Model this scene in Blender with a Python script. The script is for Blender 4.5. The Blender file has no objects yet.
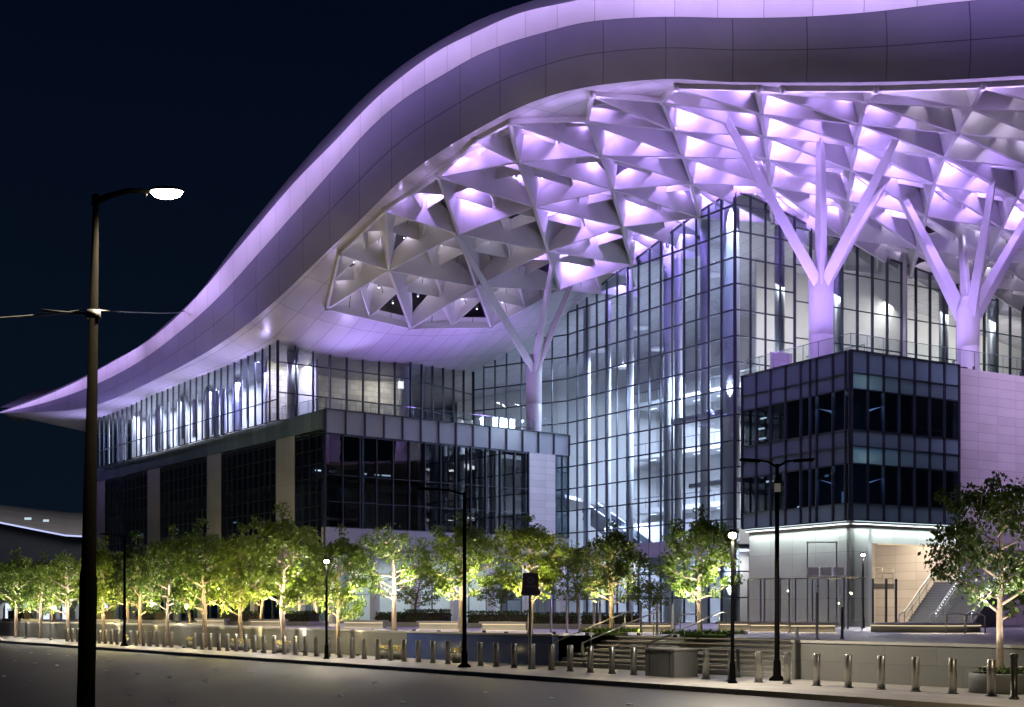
import bpy, math, random
import numpy as np
from mathutils import Vector, Matrix
from mathutils.geometry import delaunay_2d_cdt
random.seed(7); RNG = np.random.default_rng(7)
sc = bpy.context.scene
COL = sc.collection

# ------------------------------------------------------------------ camera
F, CX, CY, H = 1272., 512., 611., 2.2
cam_d = bpy.data.cameras.new("camera"); cam = bpy.data.objects.new("camera", cam_d); COL.objects.link(cam)
cam.location = (0, 0, H); cam.rotation_euler = (math.radians(90), 0, 0)
cam_d.sensor_width = 36.0; cam_d.lens = F/1024*36.0
cam_d.shift_x = 0; cam_d.shift_y = (CY-353.5)/1024.
cam_d.clip_end = 3000; cam_d.clip_start = .1
sc.camera = cam
def W(px, py, Y): return Vector(((px-CX)/F*Y, Y, H+(CY-py)/F*Y))

# ------------------------------------------------------------------ render settings
sc.render.engine = 'CYCLES'
cy = sc.cycles
cy.use_denoising = True
try: cy.denoiser = 'OPENIMAGEDENOISE'
except Exception: pass
cy.max_bounces = 6; cy.diffuse_bounces = 2; cy.glossy_bounces = 3
cy.use_adaptive_sampling = True; cy.adaptive_threshold = .03; cy.adaptive_min_samples = 64; cy.transmission_bounces = 4; cy.transparent_max_bounces = 12
cy.caustics_reflective = False; cy.caustics_refractive = False
cy.sample_clamp_indirect = 4.0
cy.use_light_tree = True
sc.view_settings.view_transform = 'Standard'; sc.view_settings.look = 'None'
sc.view_settings.exposure = 0.0; sc.view_settings.gamma = 1.0

# ------------------------------------------------------------------ world: night sky
world = bpy.data.worlds.new("World"); sc.world = world; world.use_nodes = True
nt = world.node_tree; nt.nodes.clear()
wo = nt.nodes.new('ShaderNodeOutputWorld'); bg = nt.nodes.new('ShaderNodeBackground')
tc = nt.nodes.new('ShaderNodeTexCoord'); sx = nt.nodes.new('ShaderNodeSeparateXYZ'); cr = nt.nodes.new('ShaderNodeValToRGB')
sky = nt.nodes.new('ShaderNodeTexSky'); sky.sky_type = 'NISHITA'; sky.sun_disc = False
sky.sun_elevation = math.radians(-4); sky.sun_rotation = math.radians(200); sky.air_density = 1.3; sky.ozone_density = 3
nt.links.new(tc.outputs['Generated'], sx.inputs[0]); nt.links.new(sx.outputs['Z'], cr.inputs[0])
e = cr.color_ramp.elements
e[0].position = 0.0; e[0].color = (.0030, .0066, .0135, 1)
e[1].position = .42; e[1].color = (.0011, .0029, .0100, 1)
m = e.new(.14); m.color = (.0024, .0056, .0130, 1)
ad = nt.nodes.new('ShaderNodeVectorMath'); ad.operation = 'MULTIPLY_ADD'; ad.inputs[1].default_value = (.0015, .0015, .0015)
nt.links.new(sky.outputs[0], ad.inputs[0]); nt.links.new(cr.outputs[0], ad.inputs[2])
nt.links.new(ad.outputs[0], bg.inputs[0]); bg.inputs[1].default_value = 1.0
nt.links.new(bg.outputs[0], wo.inputs[0])

# ------------------------------------------------------------------ materials
MATS = {}
def newmat(name):
    m = bpy.data.materials.new(name); m.use_nodes = True
    n = m.node_tree; n.nodes.clear(); o = n.nodes.new('ShaderNodeOutputMaterial')
    MATS[name] = m
    return m, n, o
def principled(name, col, rough=.6, metal=0., spec=.5, noise=0., nscale=3., bump=0., emit=None, estr=0., coat=0.):
    m, n, o = newmat(name); p = n.nodes.new('ShaderNodeBsdfPrincipled')
    p.inputs['Base Color'].default_value = (*col, 1); p.inputs['Roughness'].default_value = rough
    p.inputs['Metallic'].default_value = metal; p.inputs['Specular IOR Level'].default_value = spec
    p.inputs['Coat Weight'].default_value = coat
    if emit: p.inputs['Emission Color'].default_value = (*emit, 1); p.inputs['Emission Strength'].default_value = estr
    if noise or bump:
        t = n.nodes.new('ShaderNodeTexCoord'); nz = n.nodes.new('ShaderNodeTexNoise'); nz.inputs['Scale'].default_value = nscale
        nz.inputs['Detail'].default_value = 6
        n.links.new(t.outputs['Object'], nz.inputs['Vector'])
        if noise:
            mx = n.nodes.new('ShaderNodeMix'); mx.data_type = 'RGBA'
            mx.inputs[6].default_value = (*[c*(1-noise) for c in col], 1); mx.inputs[7].default_value = (*[min(1, c*(1+noise)) for c in col], 1)
            n.links.new(nz.outputs['Fac'], mx.inputs[0]); n.links.new(mx.outputs[2], p.inputs['Base Color'])
            rr = n.nodes.new('ShaderNodeMapRange'); rr.inputs[3].default_value = max(.02, rough-.12); rr.inputs[4].default_value = min(1, rough+.12)
            n.links.new(nz.outputs['Fac'], rr.inputs[0]); n.links.new(rr.outputs[0], p.inputs['Roughness'])
        if bump:
            b = n.nodes.new('ShaderNodeBump'); b.inputs['Strength'].default_value = bump; b.inputs['Distance'].default_value = .02
            n.links.new(nz.outputs['Fac'], b.inputs['Height']); n.links.new(b.outputs[0], p.inputs['Normal'])
    n.links.new(p.outputs[0], o.inputs[0])
    return m
def panelled(name, col, bw, bh, rough=.4, seam=.012, seamdark=.35, var=.06, offset=0., metal=0., uvrot=False):
    """cladding panels: seams and slight panel-to-panel tone from a brick texture on metric UVs"""
    m, n, o = newmat(name); p = n.nodes.new('ShaderNodeBsdfPrincipled')
    uv = n.nodes.new('ShaderNodeUVMap'); uv.uv_map = 'UVMap'
    br = n.nodes.new('ShaderNodeTexBrick'); br.offset = offset; br.squash = 1
    br.inputs['Scale'].default_value = 1; br.inputs['Brick Width'].default_value = bw; br.inputs['Row Height'].default_value = bh
    br.inputs['Mortar Size'].default_value = seam; br.inputs['Mortar Smooth'].default_value = .1; br.inputs['Bias'].default_value = 0
    br.inputs['Color1'].default_value = (*[c*(1-var) for c in col], 1); br.inputs['Color2'].default_value = (*[min(1, c*(1+var)) for c in col], 1)
    br.inputs['Mortar'].default_value = (*[c*seamdark for c in col], 1)
    nz = n.nodes.new('ShaderNodeTexNoise'); nz.inputs['Scale'].default_value = .6; nz.inputs['Detail'].default_value = 7
    tcx = n.nodes.new('ShaderNodeTexCoord'); n.links.new(tcx.outputs['Object'], nz.inputs['Vector'])
    mp = n.nodes.new('ShaderNodeMapRange'); mp.inputs[3].default_value = .88; mp.inputs[4].default_value = 1.08
    n.links.new(nz.outputs['Fac'], mp.inputs[0])
    mul = n.nodes.new('ShaderNodeVectorMath'); mul.operation = 'SCALE'
    n.links.new(uv.outputs[0], br.inputs['Vector']); n.links.new(br.outputs['Color'], mul.inputs[0]); n.links.new(mp.outputs[0], mul.inputs['Scale'])
    n.links.new(mul.outputs[0], p.inputs['Base Color'])
    bp = n.nodes.new('ShaderNodeBump'); bp.inputs['Strength'].default_value = .5; bp.inputs['Distance'].default_value = .02; bp.invert = True
    n.links.new(br.outputs['Fac'], bp.inputs['Height']); n.links.new(bp.outputs[0], p.inputs['Normal'])
    p.inputs['Roughness'].default_value = rough; p.inputs['Metallic'].default_value = metal
    n.links.new(p.outputs[0], o.inputs[0])
    return m
def glassmat(name, tint, refl=.06, rough=.015, gcol=(1, 1, 1)):
    m, n, o = newmat(name)
    tr = n.nodes.new('ShaderNodeBsdfTransparent'); tr.inputs[0].default_value = (*tint, 1)
    gl = n.nodes.new('ShaderNodeBsdfGlossy'); gl.inputs['Roughness'].default_value = rough; gl.inputs[0].default_value = (*gcol, 1)
    fr = n.nodes.new('ShaderNodeFresnel'); fr.inputs[0].default_value = 1.5
    ma = n.nodes.new('ShaderNodeMath'); ma.operation = 'MULTIPLY_ADD'; ma.inputs[1].default_value = 1.0; ma.inputs[2].default_value = refl
    t = n.nodes.new('ShaderNodeTexCoord'); nz = n.nodes.new('ShaderNodeTexNoise'); nz.inputs['Scale'].default_value = .7
    n.links.new(t.outputs['Object'], nz.inputs['Vector'])
    b = n.nodes.new('ShaderNodeBump'); b.inputs['Strength'].default_value = .06; b.inputs['Distance'].default_value = .05
    n.links.new(nz.outputs['Fac'], b.inputs['Height']); n.links.new(b.outputs[0], gl.inputs['Normal'])
    n.links.new(fr.outputs[0], ma.inputs[0])
    mx = n.nodes.new('ShaderNodeMixShader'); n.links.new(ma.outputs[0], mx.inputs[0]); n.links.new(tr.outputs[0], mx.inputs[1]); n.links.new(gl.outputs[0], mx.inputs[2])
    n.links.new(mx.outputs[0], o.inputs[0])
    return m
def emitmat(name, col, s):
    m, n, o = newmat(name); em = n.nodes.new('ShaderNodeEmission'); em.inputs[0].default_value = (*col, 1); em.inputs[1].default_value = s
    n.links.new(em.outputs[0], o.inputs[0]); return m

principled('white_metal', (.70, .69, .71), .38, 0, .5, .05, 1.5)
principled('coffer', (.74, .73, .76), .30, 0, .6, .05, .8)
principled('steel_dark', (.035, .04, .05), .45, .3)
principled('mullion', (.045, .055, .075), .4, .4)
principled('mullion_grey', (.16, .18, .21), .4, .4)
principled('black_paint', (.012, .012, .013), .35, 0, .5, .3, 6)
principled('pole_paint', (.0025, .0025, .0025), .8, 0, .0, .3, 8)
principled('brushed_steel', (.42, .41, .38), .32, .85, .5, .12, 5)
principled('bollard_dark', (.06, .065, .065), .4, .5, .5, .15, 5)
principled('concrete', (.30, .29, .27), .75, 0, .4, .22, 1.2, .3)
principled('concrete_dark', (.13, .13, .13), .6, 0, .4, .25, 1.0, .3)
principled('blue_granite', (.05, .075, .20), .22, 0, .5, .25, 2.0)
principled('bark', (.20, .15, .11), .85, 0, .3, .4, 6, .6)
principled('soil', (.05, .04, .03), .95, 0, .2, .4, 5)
principled('hedge_leaf', (.045, .085, .018), .6, 0, .3, .5, 6)
principled('grass_leaf', (.08, .14, .02), .6, 0, .3, .4, 8)
principled('bulb_flower', (.5, .42, .16), .6)
principled('interior_wall', (.62, .61, .60), .7, 0, .3, .10, .5)
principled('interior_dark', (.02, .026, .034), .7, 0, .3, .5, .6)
principled('interior_floor', (.30, .29, .28), .35, 0, .5, .1, 1)
principled('interior_white', (.80, .80, .82), .5)
principled('timber_stake', (.35, .22, .10), .7)
principled('banner_cloth', (.11, .09, .17), .7, 0, .3, .2, 3)
principled('banner_print', (.32, .30, .36), .7)
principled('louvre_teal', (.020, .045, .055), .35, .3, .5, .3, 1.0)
principled('roof_grey', (.12, .12, .15), .5, 0, .5, .1, .3)
principled('far_roof', (.36, .34, .33), .5, 0, .5, .12, .1)
principled('stair_stone', (.22, .22, .23), .55, 0, .5, .15, 2)
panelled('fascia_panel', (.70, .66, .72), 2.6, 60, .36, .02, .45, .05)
panelled('lip_panel', (.22, .205, .32), 4.2, 2.0, .42, .03, .35, .05)  # darker than the fascia: the underside's unlit look is put into the colour
panelled('soffit_panel', (.60, .58, .63), 4.5, 1.7, .24, .025, .5, .04)
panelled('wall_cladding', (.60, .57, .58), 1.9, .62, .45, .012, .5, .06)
panelled('base_cladding', (.45, .46, .42), 2.2, 1.5, .4, .014, .5, .06)
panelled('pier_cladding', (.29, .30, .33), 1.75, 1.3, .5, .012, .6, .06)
panelled('parapet_glass', (.36, .40, .43), 60, 60, .25, .02, .4, .08)
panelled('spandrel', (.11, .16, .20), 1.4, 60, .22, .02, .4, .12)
panelled('spandrel_lit', (.20, .31, .35), 1.4, 60, .22, .02, .4, .12)  # paler copy of spandrel: the right face's brighter light put into the colour
panelled('granite_wall', (.15, .148, .14), 1.8, .6, .35, .008, .6, .12, .5)
glassmat('clear_glass', (.80, .86, .92), .03)
glassmat('blue_glass', (.62, .74, .90), .05)
glassmat('dark_glass', (.20, .26, .32), .05)
glassmat('black_glass', (.07, .095, .125), .055)
glassmat('rail_glass', (.86, .90, .90), .04)
emitmat('lamp_warm', (1., .90, .62), 60)
emitmat('lamp_white', (1, .97, .9), 25)
emitmat('led_cyan', (.72, .92, 1.), 2.0)
emitmat('led_warm', (1., .80, .52), 1.0)
emitmat('glow_step', (1., .80, .54), .28)
emitmat('led_white', (.86, .88, 1.), 9)
emitmat('led_small', (.90, .93, 1.), 6)
emitmat('spot_lens', (.93, .86, 1.), 14)
emitmat('led_blue', (.55, .60, 1.), 1.1)
emitmat('tv_glow', (.35, .55, 1.), 1.2)
emitmat('window_cool', (.62, .80, .92), .9)
emitmat('window_arcade', (.80, .88, 1.), 1.1)
emitmat('ceiling_strip', (.9, .93, 1.), 4)

def frosted():
    m, n, o = newmat('frosted_glass')
    a = n.nodes.new('ShaderNodeBsdfTranslucent'); a.inputs[0].default_value = (.62, .74, .78, 1)
    b = n.nodes.new('ShaderNodeBsdfPrincipled'); b.inputs['Base Color'].default_value = (.22, .31, .35, 1); b.inputs['Roughness'].default_value = .2
    x = n.nodes.new('ShaderNodeMixShader'); x.inputs[0].default_value = .5
    n.links.new(a.outputs[0], x.inputs[1]); n.links.new(b.outputs[0], x.inputs[2]); n.links.new(x.outputs[0], o.inputs[0])
frosted()
def leafmat(name, c1, c2):
    m, n, o = newmat(name)
    oi = n.nodes.new('ShaderNodeObjectInfo'); g = n.nodes.new('ShaderNodeNewGeometry')
    nz = n.nodes.new('ShaderNodeTexNoise'); nz.inputs['Scale'].default_value = 1.1; nz.inputs['Detail'].default_value = 3
    t = n.nodes.new('ShaderNodeTexCoord'); n.links.new(t.outputs['Object'], nz.inputs['Vector'])
    ad = n.nodes.new('ShaderNodeMath'); ad.operation = 'MULTIPLY_ADD'; ad.inputs[1].default_value = .45
    n.links.new(g.outputs['Random Per Island'], ad.inputs[0]); n.links.new(nz.outputs['Fac'], ad.inputs[2])
    mx = n.nodes.new('ShaderNodeMix'); mx.data_type = 'RGBA'; mx.inputs[6].default_value = (*c1, 1); mx.inputs[7].default_value = (*c2, 1)
    n.links.new(ad.outputs[0], mx.inputs[0])
    d = n.nodes.new('ShaderNodeBsdfPrincipled'); d.inputs['Roughness'].default_value = .5
    tl = n.nodes.new('ShaderNodeBsdfTranslucent')
    n.links.new(mx.outputs[2], d.inputs['Base Color']); n.links.new(mx.outputs[2], tl.inputs[0])
    ms = n.nodes.new('ShaderNodeMixShader'); ms.inputs[0].default_value = .38
    n.links.new(d.outputs[0], ms.inputs[1]); n.links.new(tl.outputs[0], ms.inputs[2]); n.links.new(ms.outputs[0], o.inputs[0])
    return m
leafmat('leaf_green', (.055, .11, .012), (.12, .18, .022))
leafmat('leaf_lime', (.075, .13, .010), (.14, .19, .014))
leafmat('leaf_dark', (.03, .065, .016), (.07, .11, .022))

def asphalt():
    m, n, o = newmat('asphalt'); p = n.nodes.new('ShaderNodeBsdfPrincipled')
    t = n.nodes.new('ShaderNodeTexCoord')
    a = n.nodes.new('ShaderNodeTexNoise'); a.inputs['Scale'].default_value = .35; a.inputs['Detail'].default_value = 5
    mpg = n.nodes.new('ShaderNodeMapping'); mpg.inputs['Rotation'].default_value = (0, 0, math.atan2(.603, .798)); mpg.inputs['Scale'].default_value = (1.6, .12, 1)
    b = n.nodes.new('ShaderNodeTexNoise'); b.inputs['Scale'].default_value = 55; b.inputs['Detail'].default_value = 3
    n.links.new(t.outputs['Object'], mpg.inputs[0]); n.links.new(mpg.outputs[0], a.inputs['Vector']); n.links.new(t.outputs['Object'], b.inputs['Vector'])
    c = n.nodes.new('ShaderNodeValToRGB'); c.color_ramp.elements[0].position = .32; c.color_ramp.elements[0].color = (.011, .0095, .008, 1)
    c.color_ramp.elements[1].position = .7; c.color_ramp.elements[1].color = (.030, .026, .021, 1)
    n.links.new(a.outputs['Fac'], c.inputs[0])
    mu = n.nodes.new('ShaderNodeMix'); mu.data_type = 'RGBA'; mu.blend_type = 'MULTIPLY'; mu.inputs[0].default_value = .6
    n.links.new(c.outputs[0], mu.inputs[6])
    g = n.nodes.new('ShaderNodeMapRange'); g.inputs[1].default_value = .3; g.inputs[2].default_value = .7; g.inputs[3].default_value = .4; g.inputs[4].default_value = 1.5
    n.links.new(b.outputs['Fac'], g.inputs[0]); n.links.new(g.outputs[0], mu.inputs[7])
    n.links.new(mu.outputs[2], p.inputs['Base Color'])
    r = n.nodes.new('ShaderNodeMapRange'); r.inputs[3].default_value = .5; r.inputs[4].default_value = .75; p.inputs['Specular IOR Level'].default_value = .28
    n.links.new(a.outputs['Fac'], r.inputs[0]); n.links.new(r.outputs[0], p.inputs['Roughness'])
    bp = n.nodes.new('ShaderNodeBump'); bp.inputs['Strength'].default_value = .5; bp.inputs['Distance'].default_value = .01
    n.links.new(b.outputs['Fac'], bp.inputs['Height']); n.links.new(bp.outputs[0], p.inputs['Normal'])
    n.links.new(p.outputs[0], o.inputs[0])
asphalt()

# ------------------------------------------------------------------ mesh builder
def wloc(o):
    v = Vector((0, 0, 0))
    while o is not None: v += o.location; o = o.parent
    return v
class MB:
    def __init__(s): s.v = []; s.f = []; s.uv = []; s.mi = []; s.sm = []
    def face(s, pts, uv=None, mi=0, smooth=False):
        b = len(s.v); s.v += [tuple(p) for p in pts]; s.f.append(tuple(range(b, b+len(pts)))); s.uv.append(uv); s.mi.append(mi); s.sm.append(smooth)
    def mesh(s, verts, faces, mi=0, smooth=False):
        b = len(s.v); s.v += [tuple(p) for p in verts]
        for f in faces: s.f.append(tuple(i+b for i in f)); s.uv.append(None); s.mi.append(mi); s.sm.append(smooth)
    def box(s, c, ax, ay, az, mi=0):
        """centre, three half-axis vectors"""
        c, ax, ay, az = Vector(c), Vector(ax), Vector(ay), Vector(az)
        P = [c+sx*ax+sy*ay+sz*az for sz in (-1, 1) for sy in (-1, 1) for sx in (-1, 1)]
        s.mesh(P, [(0, 2, 3, 1), (4, 5, 7, 6), (0, 1, 5, 4), (2, 6, 7, 3), (0, 4, 6, 2), (1, 3, 7, 5)], mi)
    def abox(s, x0, x1, y0, y1, z0, z1, mi=0):
        s.box(((x0+x1)/2, (y0+y1)/2, (z0+z1)/2), ((x1-x0)/2, 0, 0), (0, (y1-y0)/2, 0), (0, 0, (z1-z0)/2), mi)
    def bar(s, a, b, w, d, up=(0, 0, 1), mi=0):
        """box from a to b; w across, d along the second cross axis"""
        a, b = Vector(a), Vector(b); t = (b-a); L = t.length
        if L < 1e-6: return
        t /= L; up = Vector(up)
        if abs(t.dot(up)) > .98: up = Vector((1, 0, 0))
        x = t.cross(up).normalized(); y = x.cross(t)
        s.box((a+b)/2, t*L/2, x*w/2, y*d/2, mi)
    def tube(s, pts, rad, n=8, cap=True, mi=0, smooth=True, rot=0.):
        pts = [Vector(p) for p in pts]
        if not hasattr(rad, '__len__'): rad = [rad]*len(pts)
        V = []; Fc = []
        px = None
        for i, p in enumerate(pts):
            t = (pts[min(i+1, len(pts)-1)]-pts[max(i-1, 0)]).normalized()
            if px is None:
                r = Vector((1, 0, 0)) if abs(t.x) < .9 else Vector((0, 1, 0))
                px = (r-t*r.dot(t)).normalized()
            else: px = (px-t*px.dot(t)).normalized()
            py_ = t.cross(px)
            for k in range(n):
                a = 2*math.pi*k/n+rot; V.append(p+rad[i]*(math.cos(a)*px+math.sin(a)*py_))
        for i in range(len(pts)-1):
            for k in range(n):
                a = i*n+k; b = i*n+(k+1) % n; Fc.append((a, b, b+n, a+n))
        b0 = len(s.v); s.v += [tuple(p) for p in V]
        for f in Fc: s.f.append(tuple(i+b0 for i in f)); s.uv.append(None); s.mi.append(mi); s.sm.append(smooth)
        if cap:
            for base in (0, (len(pts)-1)*n):
                f = [b0+base+k for k in range(n)]
                if base == 0: f.reverse()
                s.f.append(tuple(f)); s.uv.append(None); s.mi.append(mi); s.sm.append(False)
    def lathe(s, c, prof, n=16, mi=0, smooth=True):
        c = Vector(c); s.tube([c+Vector((0, 0, z)) for r, z in prof], [max(r, .0005) for r, z in prof], n, True, mi, smooth)
    def wall(s, a, b, z0, z1, mi=0, zb=None, u0=0.):
        """vertical quad from plan point a to b, metric UVs; z1 / zb tops at a and b"""
        zb = z1 if zb is None else zb
        L = math.hypot(b[0]-a[0], b[1]-a[1])
        s.face([(a[0], a[1], z0), (b[0], b[1], z0), (b[0], b[1], zb), (a[0], a[1], z1)], [(u0, z0), (u0+L, z0), (u0+L, zb), (u0, z1)], mi)
    def slab(s, a, b, z0, z1, th, mi=0, zb=None):
        """solid wall: front face a-b, thickness th to the left of a->b, metric UVs on every face"""
        a, b = Vector((a[0], a[1])), Vector((b[0], b[1])); d = (b-a).normalized(); n = Vector((-d.y, d.x))*th
        s.wall(a, b, z0, z1, mi, zb)
        a2, b2 = a+n, b+n; zb_ = z1 if zb is None else zb
        s.wall(b2, a2, z0, zb_, mi, z1); s.wall(a2, a, z0, z1, mi); s.wall(b, b2, z0, zb_, mi)
        L = (b-a).length
        s.face([(a.x, a.y, z1), (b.x, b.y, zb_), (b2.x, b2.y, zb_), (a2.x, a2.y, z1)], [(0, 0), (L, 0), (L, th), (0, th)], mi)
        s.face([(a2.x, a2.y, z0), (b2.x, b2.y, z0), (b.x, b.y, z0), (a.x, a.y, z0)], [(0, 0), (L, 0), (L, th), (0, th)], mi)
    def build(s, name, mats, parent=None, loc=None, bevel=0., **props):
        me = bpy.data.meshes.new(name)
        base = wloc(parent) if parent is not None else Vector((0, 0, 0))
        own = Vector(loc) if loc is not None else Vector((0, 0, 0))   # own origin in world (things that are one mesh)
        off = base if parent is not None else own
        me.from_pydata([(x-off.x, y-off.y, z-off.z) for x, y, z in s.v], [], s.f)
        if any(u is not None for u in s.uv):
            l = me.uv_layers.new(name='UVMap'); i = 0; buf = []
            for f, u in zip(s.f, s.uv):
                for k in range(len(f)): buf += list(u[k]) if u is not None else [0., 0.]
            l.data.foreach_set('uv', buf)
        if isinstance(mats, str): mats = [mats]
        for mm in mats: me.materials.append(MATS[mm])
        me.polygons.foreach_set('material_index', s.mi); me.polygons.foreach_set('use_smooth', s.sm)
        me.update()
        o = bpy.data.objects.new(name, me); COL.objects.link(o)
        if parent is not None: o.parent = parent
        else: o.location = own
        if bevel:
            bm_ = o.modifiers.new('bevel', 'BEVEL'); bm_.width = bevel; bm_.segments = 2; bm_.limit_method = 'ANGLE'
        for k, v in props.items(): o[k] = v
        return o
def thing(name, label, cat, loc=(0, 0, 0), group=None):
    o = bpy.data.objects.new(name, None); COL.objects.link(o); o.location = loc; o.empty_display_size = .3
    o['label'] = label; o['category'] = cat
    if group: o['group'] = group
    return o
def dup(root, loc, rz=0., label=None, scale=None, group=None):
    r = root.copy(); COL.objects.link(r); r.location = loc; r.rotation_euler = (0, 0, rz)
    if scale is not None: r.scale = scale if hasattr(scale, '__len__') else (scale,)*3
    if label: r['label'] = label
    if group: r['group'] = group
    for ch in list(root.children):
        c = ch.copy(); COL.objects.link(c); c.parent = r
        for g in ch.children:
            d = g.copy(); COL.objects.link(d); d.parent = c
    return r
def lamp(kind, name, loc, col, energy, size=.1, aim=None, spot=None, blend=.6, sx=None, sy=None, parent=None):
    d = bpy.data.lights.new(name, kind); d.color = col; d.energy = energy
    if kind == 'AREA':
        d.shape = 'RECTANGLE'; d.size = sx or size; d.size_y = sy or size
    else: d.shadow_soft_size = size
    if kind == 'SPOT': d.spot_size = math.radians(spot); d.spot_blend = blend
    o = bpy.data.objects.new(name, d); COL.objects.link(o); loc = Vector(loc)
    if parent is not None: o.parent = parent; o.location = loc-wloc(parent)
    else: o.location = loc
    if aim is not None:
        v = Vector(aim)-loc; o.rotation_euler = v.to_track_quat('-Z', 'Y').to_euler()
    return o

# ------------------------------------------------------------------ street frame
d1 = Vector((-.603, .798)); d2 = Vector((.798, .603))      # along the street (away) / across, away from camera
B0 = Vector((12.4, 32.9))                                   # first bollard
def SP(t, n, z=0.): p = B0+d1*t+d2*n; return Vector((p.x, p.y, z))
def t_at(px, n):
    u = (px-CX)/F; b = B0+d2*n
    return (b.x-b.y*u)/(.603+.798*u)
def PXS(px, n, z=0.): return SP(t_at(px, n), n, z)
PZ = 1.2                                                    # plaza level

exec_parts = True
# ------------------------------------------------------------------ ground, road, pavement, plaza
g = MB(); g.face([(-900, -300, -.17), (900, -300, -.17), (900, 1500, -.17), (-900, 1500, -.17)]); g.build('ground', 'concrete_dark', kind='structure')
r = MB(); r.face([SP(-60, -34, -.15), SP(220, -34, -.15), SP(220, -3.12, -.15), SP(-60, -3.12, -.15)][::-1]); r.build('road', 'asphalt', kind='structure')
k = MB(); p, q = SP(-60, -3.06, -.08), SP(220, -3.06, -.08)
for i in range(93):
    a, b = SP(-60+i*3, -3.06, -.08), SP(-60+i*3+2.985, -3.06, -.08); k.bar(a, b, .16, .175)
k.build('kerb', 'concrete', kind='structure', bevel=.015)
panelled('paving', (.27, .25, .23), 1.2, .6, .6, .006, .6, .12, .5)
panelled('plaza_paving', (.30, .28, .26), 1.2, 1.2, .5, .006, .6, .12)
s_ = MB(); s_.face([SP(-60, -2.978, 0), SP(-60, 14, 0), SP(220, 14, 0), SP(220, -2.978, 0)], [(0, 0), (0, 17), (280, 17), (280, 0)]); s_.build('pavement', 'paving', kind='structure')
# raised lane dots on the road
rm = MB()
for ln, n0 in enumerate((-8.2, -12.3, -16.8)):
    for i in range(60):
        t = -20+i*3.1+ln
        if RNG.random() < .25: continue
        c = SP(t, n0+RNG.normal(0, .02), -.135); rm.box(c, (*(d1*.09), 0), (*(d2*.05), 0), (0, 0, .012))
rm.build('road_markings', 'interior_white', kind='structure')

# plaza: from the retaining wall to the building; the stair gap is cut in front
W0 = 2.4
T_R0, T_R1 = -25., t_at(792, W0)          # right wall span
T_S0, T_S1 = T_R1, t_at(552, W0)          # steps
T_L1 = t_at(172, W0)+40                   # left wall end
ST_D = 3.6                                 # depth of steps run
pz = MB()
far = 120
pz.face([SP(-60, W0+ST_D+.3, PZ), SP(-60, far, PZ), SP(200, far, PZ), SP(200, W0+ST_D+.3, PZ)], [(0, 0), (0, 115), (260, 115), (260, 0)])
for t0, t1 in ((-60, T_S0), (T_S1, 200)):
    pz.face([SP(t0, W0+.35, PZ), SP(t0, W0+ST_D+.3, PZ), SP(t1, W0+ST_D+.3, PZ), SP(t1, W0+.35, PZ)], [(t0, 0), (t0, 3), (t1, 3), (t1, 0)])
pz.build('plaza', 'plaza_paving', kind='structure')

def rwall(name, label, t0, t1, mat, top=PZ+.06):
    o = MB(); a, b = SP(t0, W0), SP(t1, W0)
    # slab thickness must go away from the street
    o.slab((b.x, b.y), (a.x, a.y), -.02, top-.09, .34, 0)
    o.bar(SP(t0, W0+.17, top-.04), SP(t1, W0+.17, top-.04), .42, .08, mi=1)
    w = o.build(name, [mat, 'concrete'], loc=SP((t0+t1)/2, W0)); w['label'] = label; w['category'] = 'wall'
    return w
rwall('retaining_wall', 'grey granite retaining wall behind the bollards right of the steps', -25, T_S0, 'granite_wall')
tb = t_at(407, W0)
rwall('retaining_wall', 'polished blue granite retaining wall left of the steps', T_S1, tb, 'blue_granite')
rwall('retaining_wall', 'dark grey granite retaining wall running along the tree row at far left', tb+.02, T_L1, 'granite_wall')

# broad steps
st = MB(); N = 7
for i in range(N):
    z1 = PZ*(i+1)/N-.003; n0 = W0+i*ST_D/N
    a, b = SP(T_S0+.02, n0), SP(T_S1-.02, n0); n1 = W0+ST_D+.28
    c0 = (SP(T_S0+.02, (n0+n1)/2)+SP(T_S1-.02, (n0+n1)/2))/2
    st.box((c0.x, c0.y, PZ*(i+.5)/N), (*(d1*(T_S1-T_S0-.04)/2), 0), (*(d2*(n1-n0)/2), 0), (0, 0, PZ/N/2-.002))
steps = st.build('steps', 'concrete', loc=SP((T_S0+T_S1)/2, W0), bevel=.01)
steps['label'] = 'broad concrete steps rising from pavement to plaza between the walls'; steps['category'] = 'steps'

# ------------------------------------------------------------------ bollards
def bollard_proto():
    root = thing('bollard', 'x', 'bollard', (0, 0, 0), 'bollards along the pavement edge')
    b = MB(); b.lathe((0, 0, 0), [(.108, 0), (.108, .942), (.102, .95), (0.001, .952)], 20); b.build('post', 'brushed_steel', root)
    c = MB(); c.lathe((0, 0, 0), [(.15, .001), (.15, .022), (.108, .03)], 20); c.build('base_collar', 'steel_dark', root)
    return root
_o = 'zeroth first second third fourth fifth sixth seventh eighth ninth tenth eleventh twelfth thirteenth fourteenth fifteenth sixteenth seventeenth eighteenth nineteenth'.split()
def ORDW(n):
    if n < 20: return _o[n]
    t_ = {2: 'twent', 3: 'thirt', 4: 'fort', 5: 'fift'}[n//10]
    return t_+'ieth' if n % 10 == 0 else t_+'y-'+_o[n % 10]
proto = None; nb = 0
ts = []
t = 0.
while t < 74: ts.append(t); t += 1.135
PLANT_T = (t_at(682, 0)-.1, t_at(644, 0)+.2)
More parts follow.
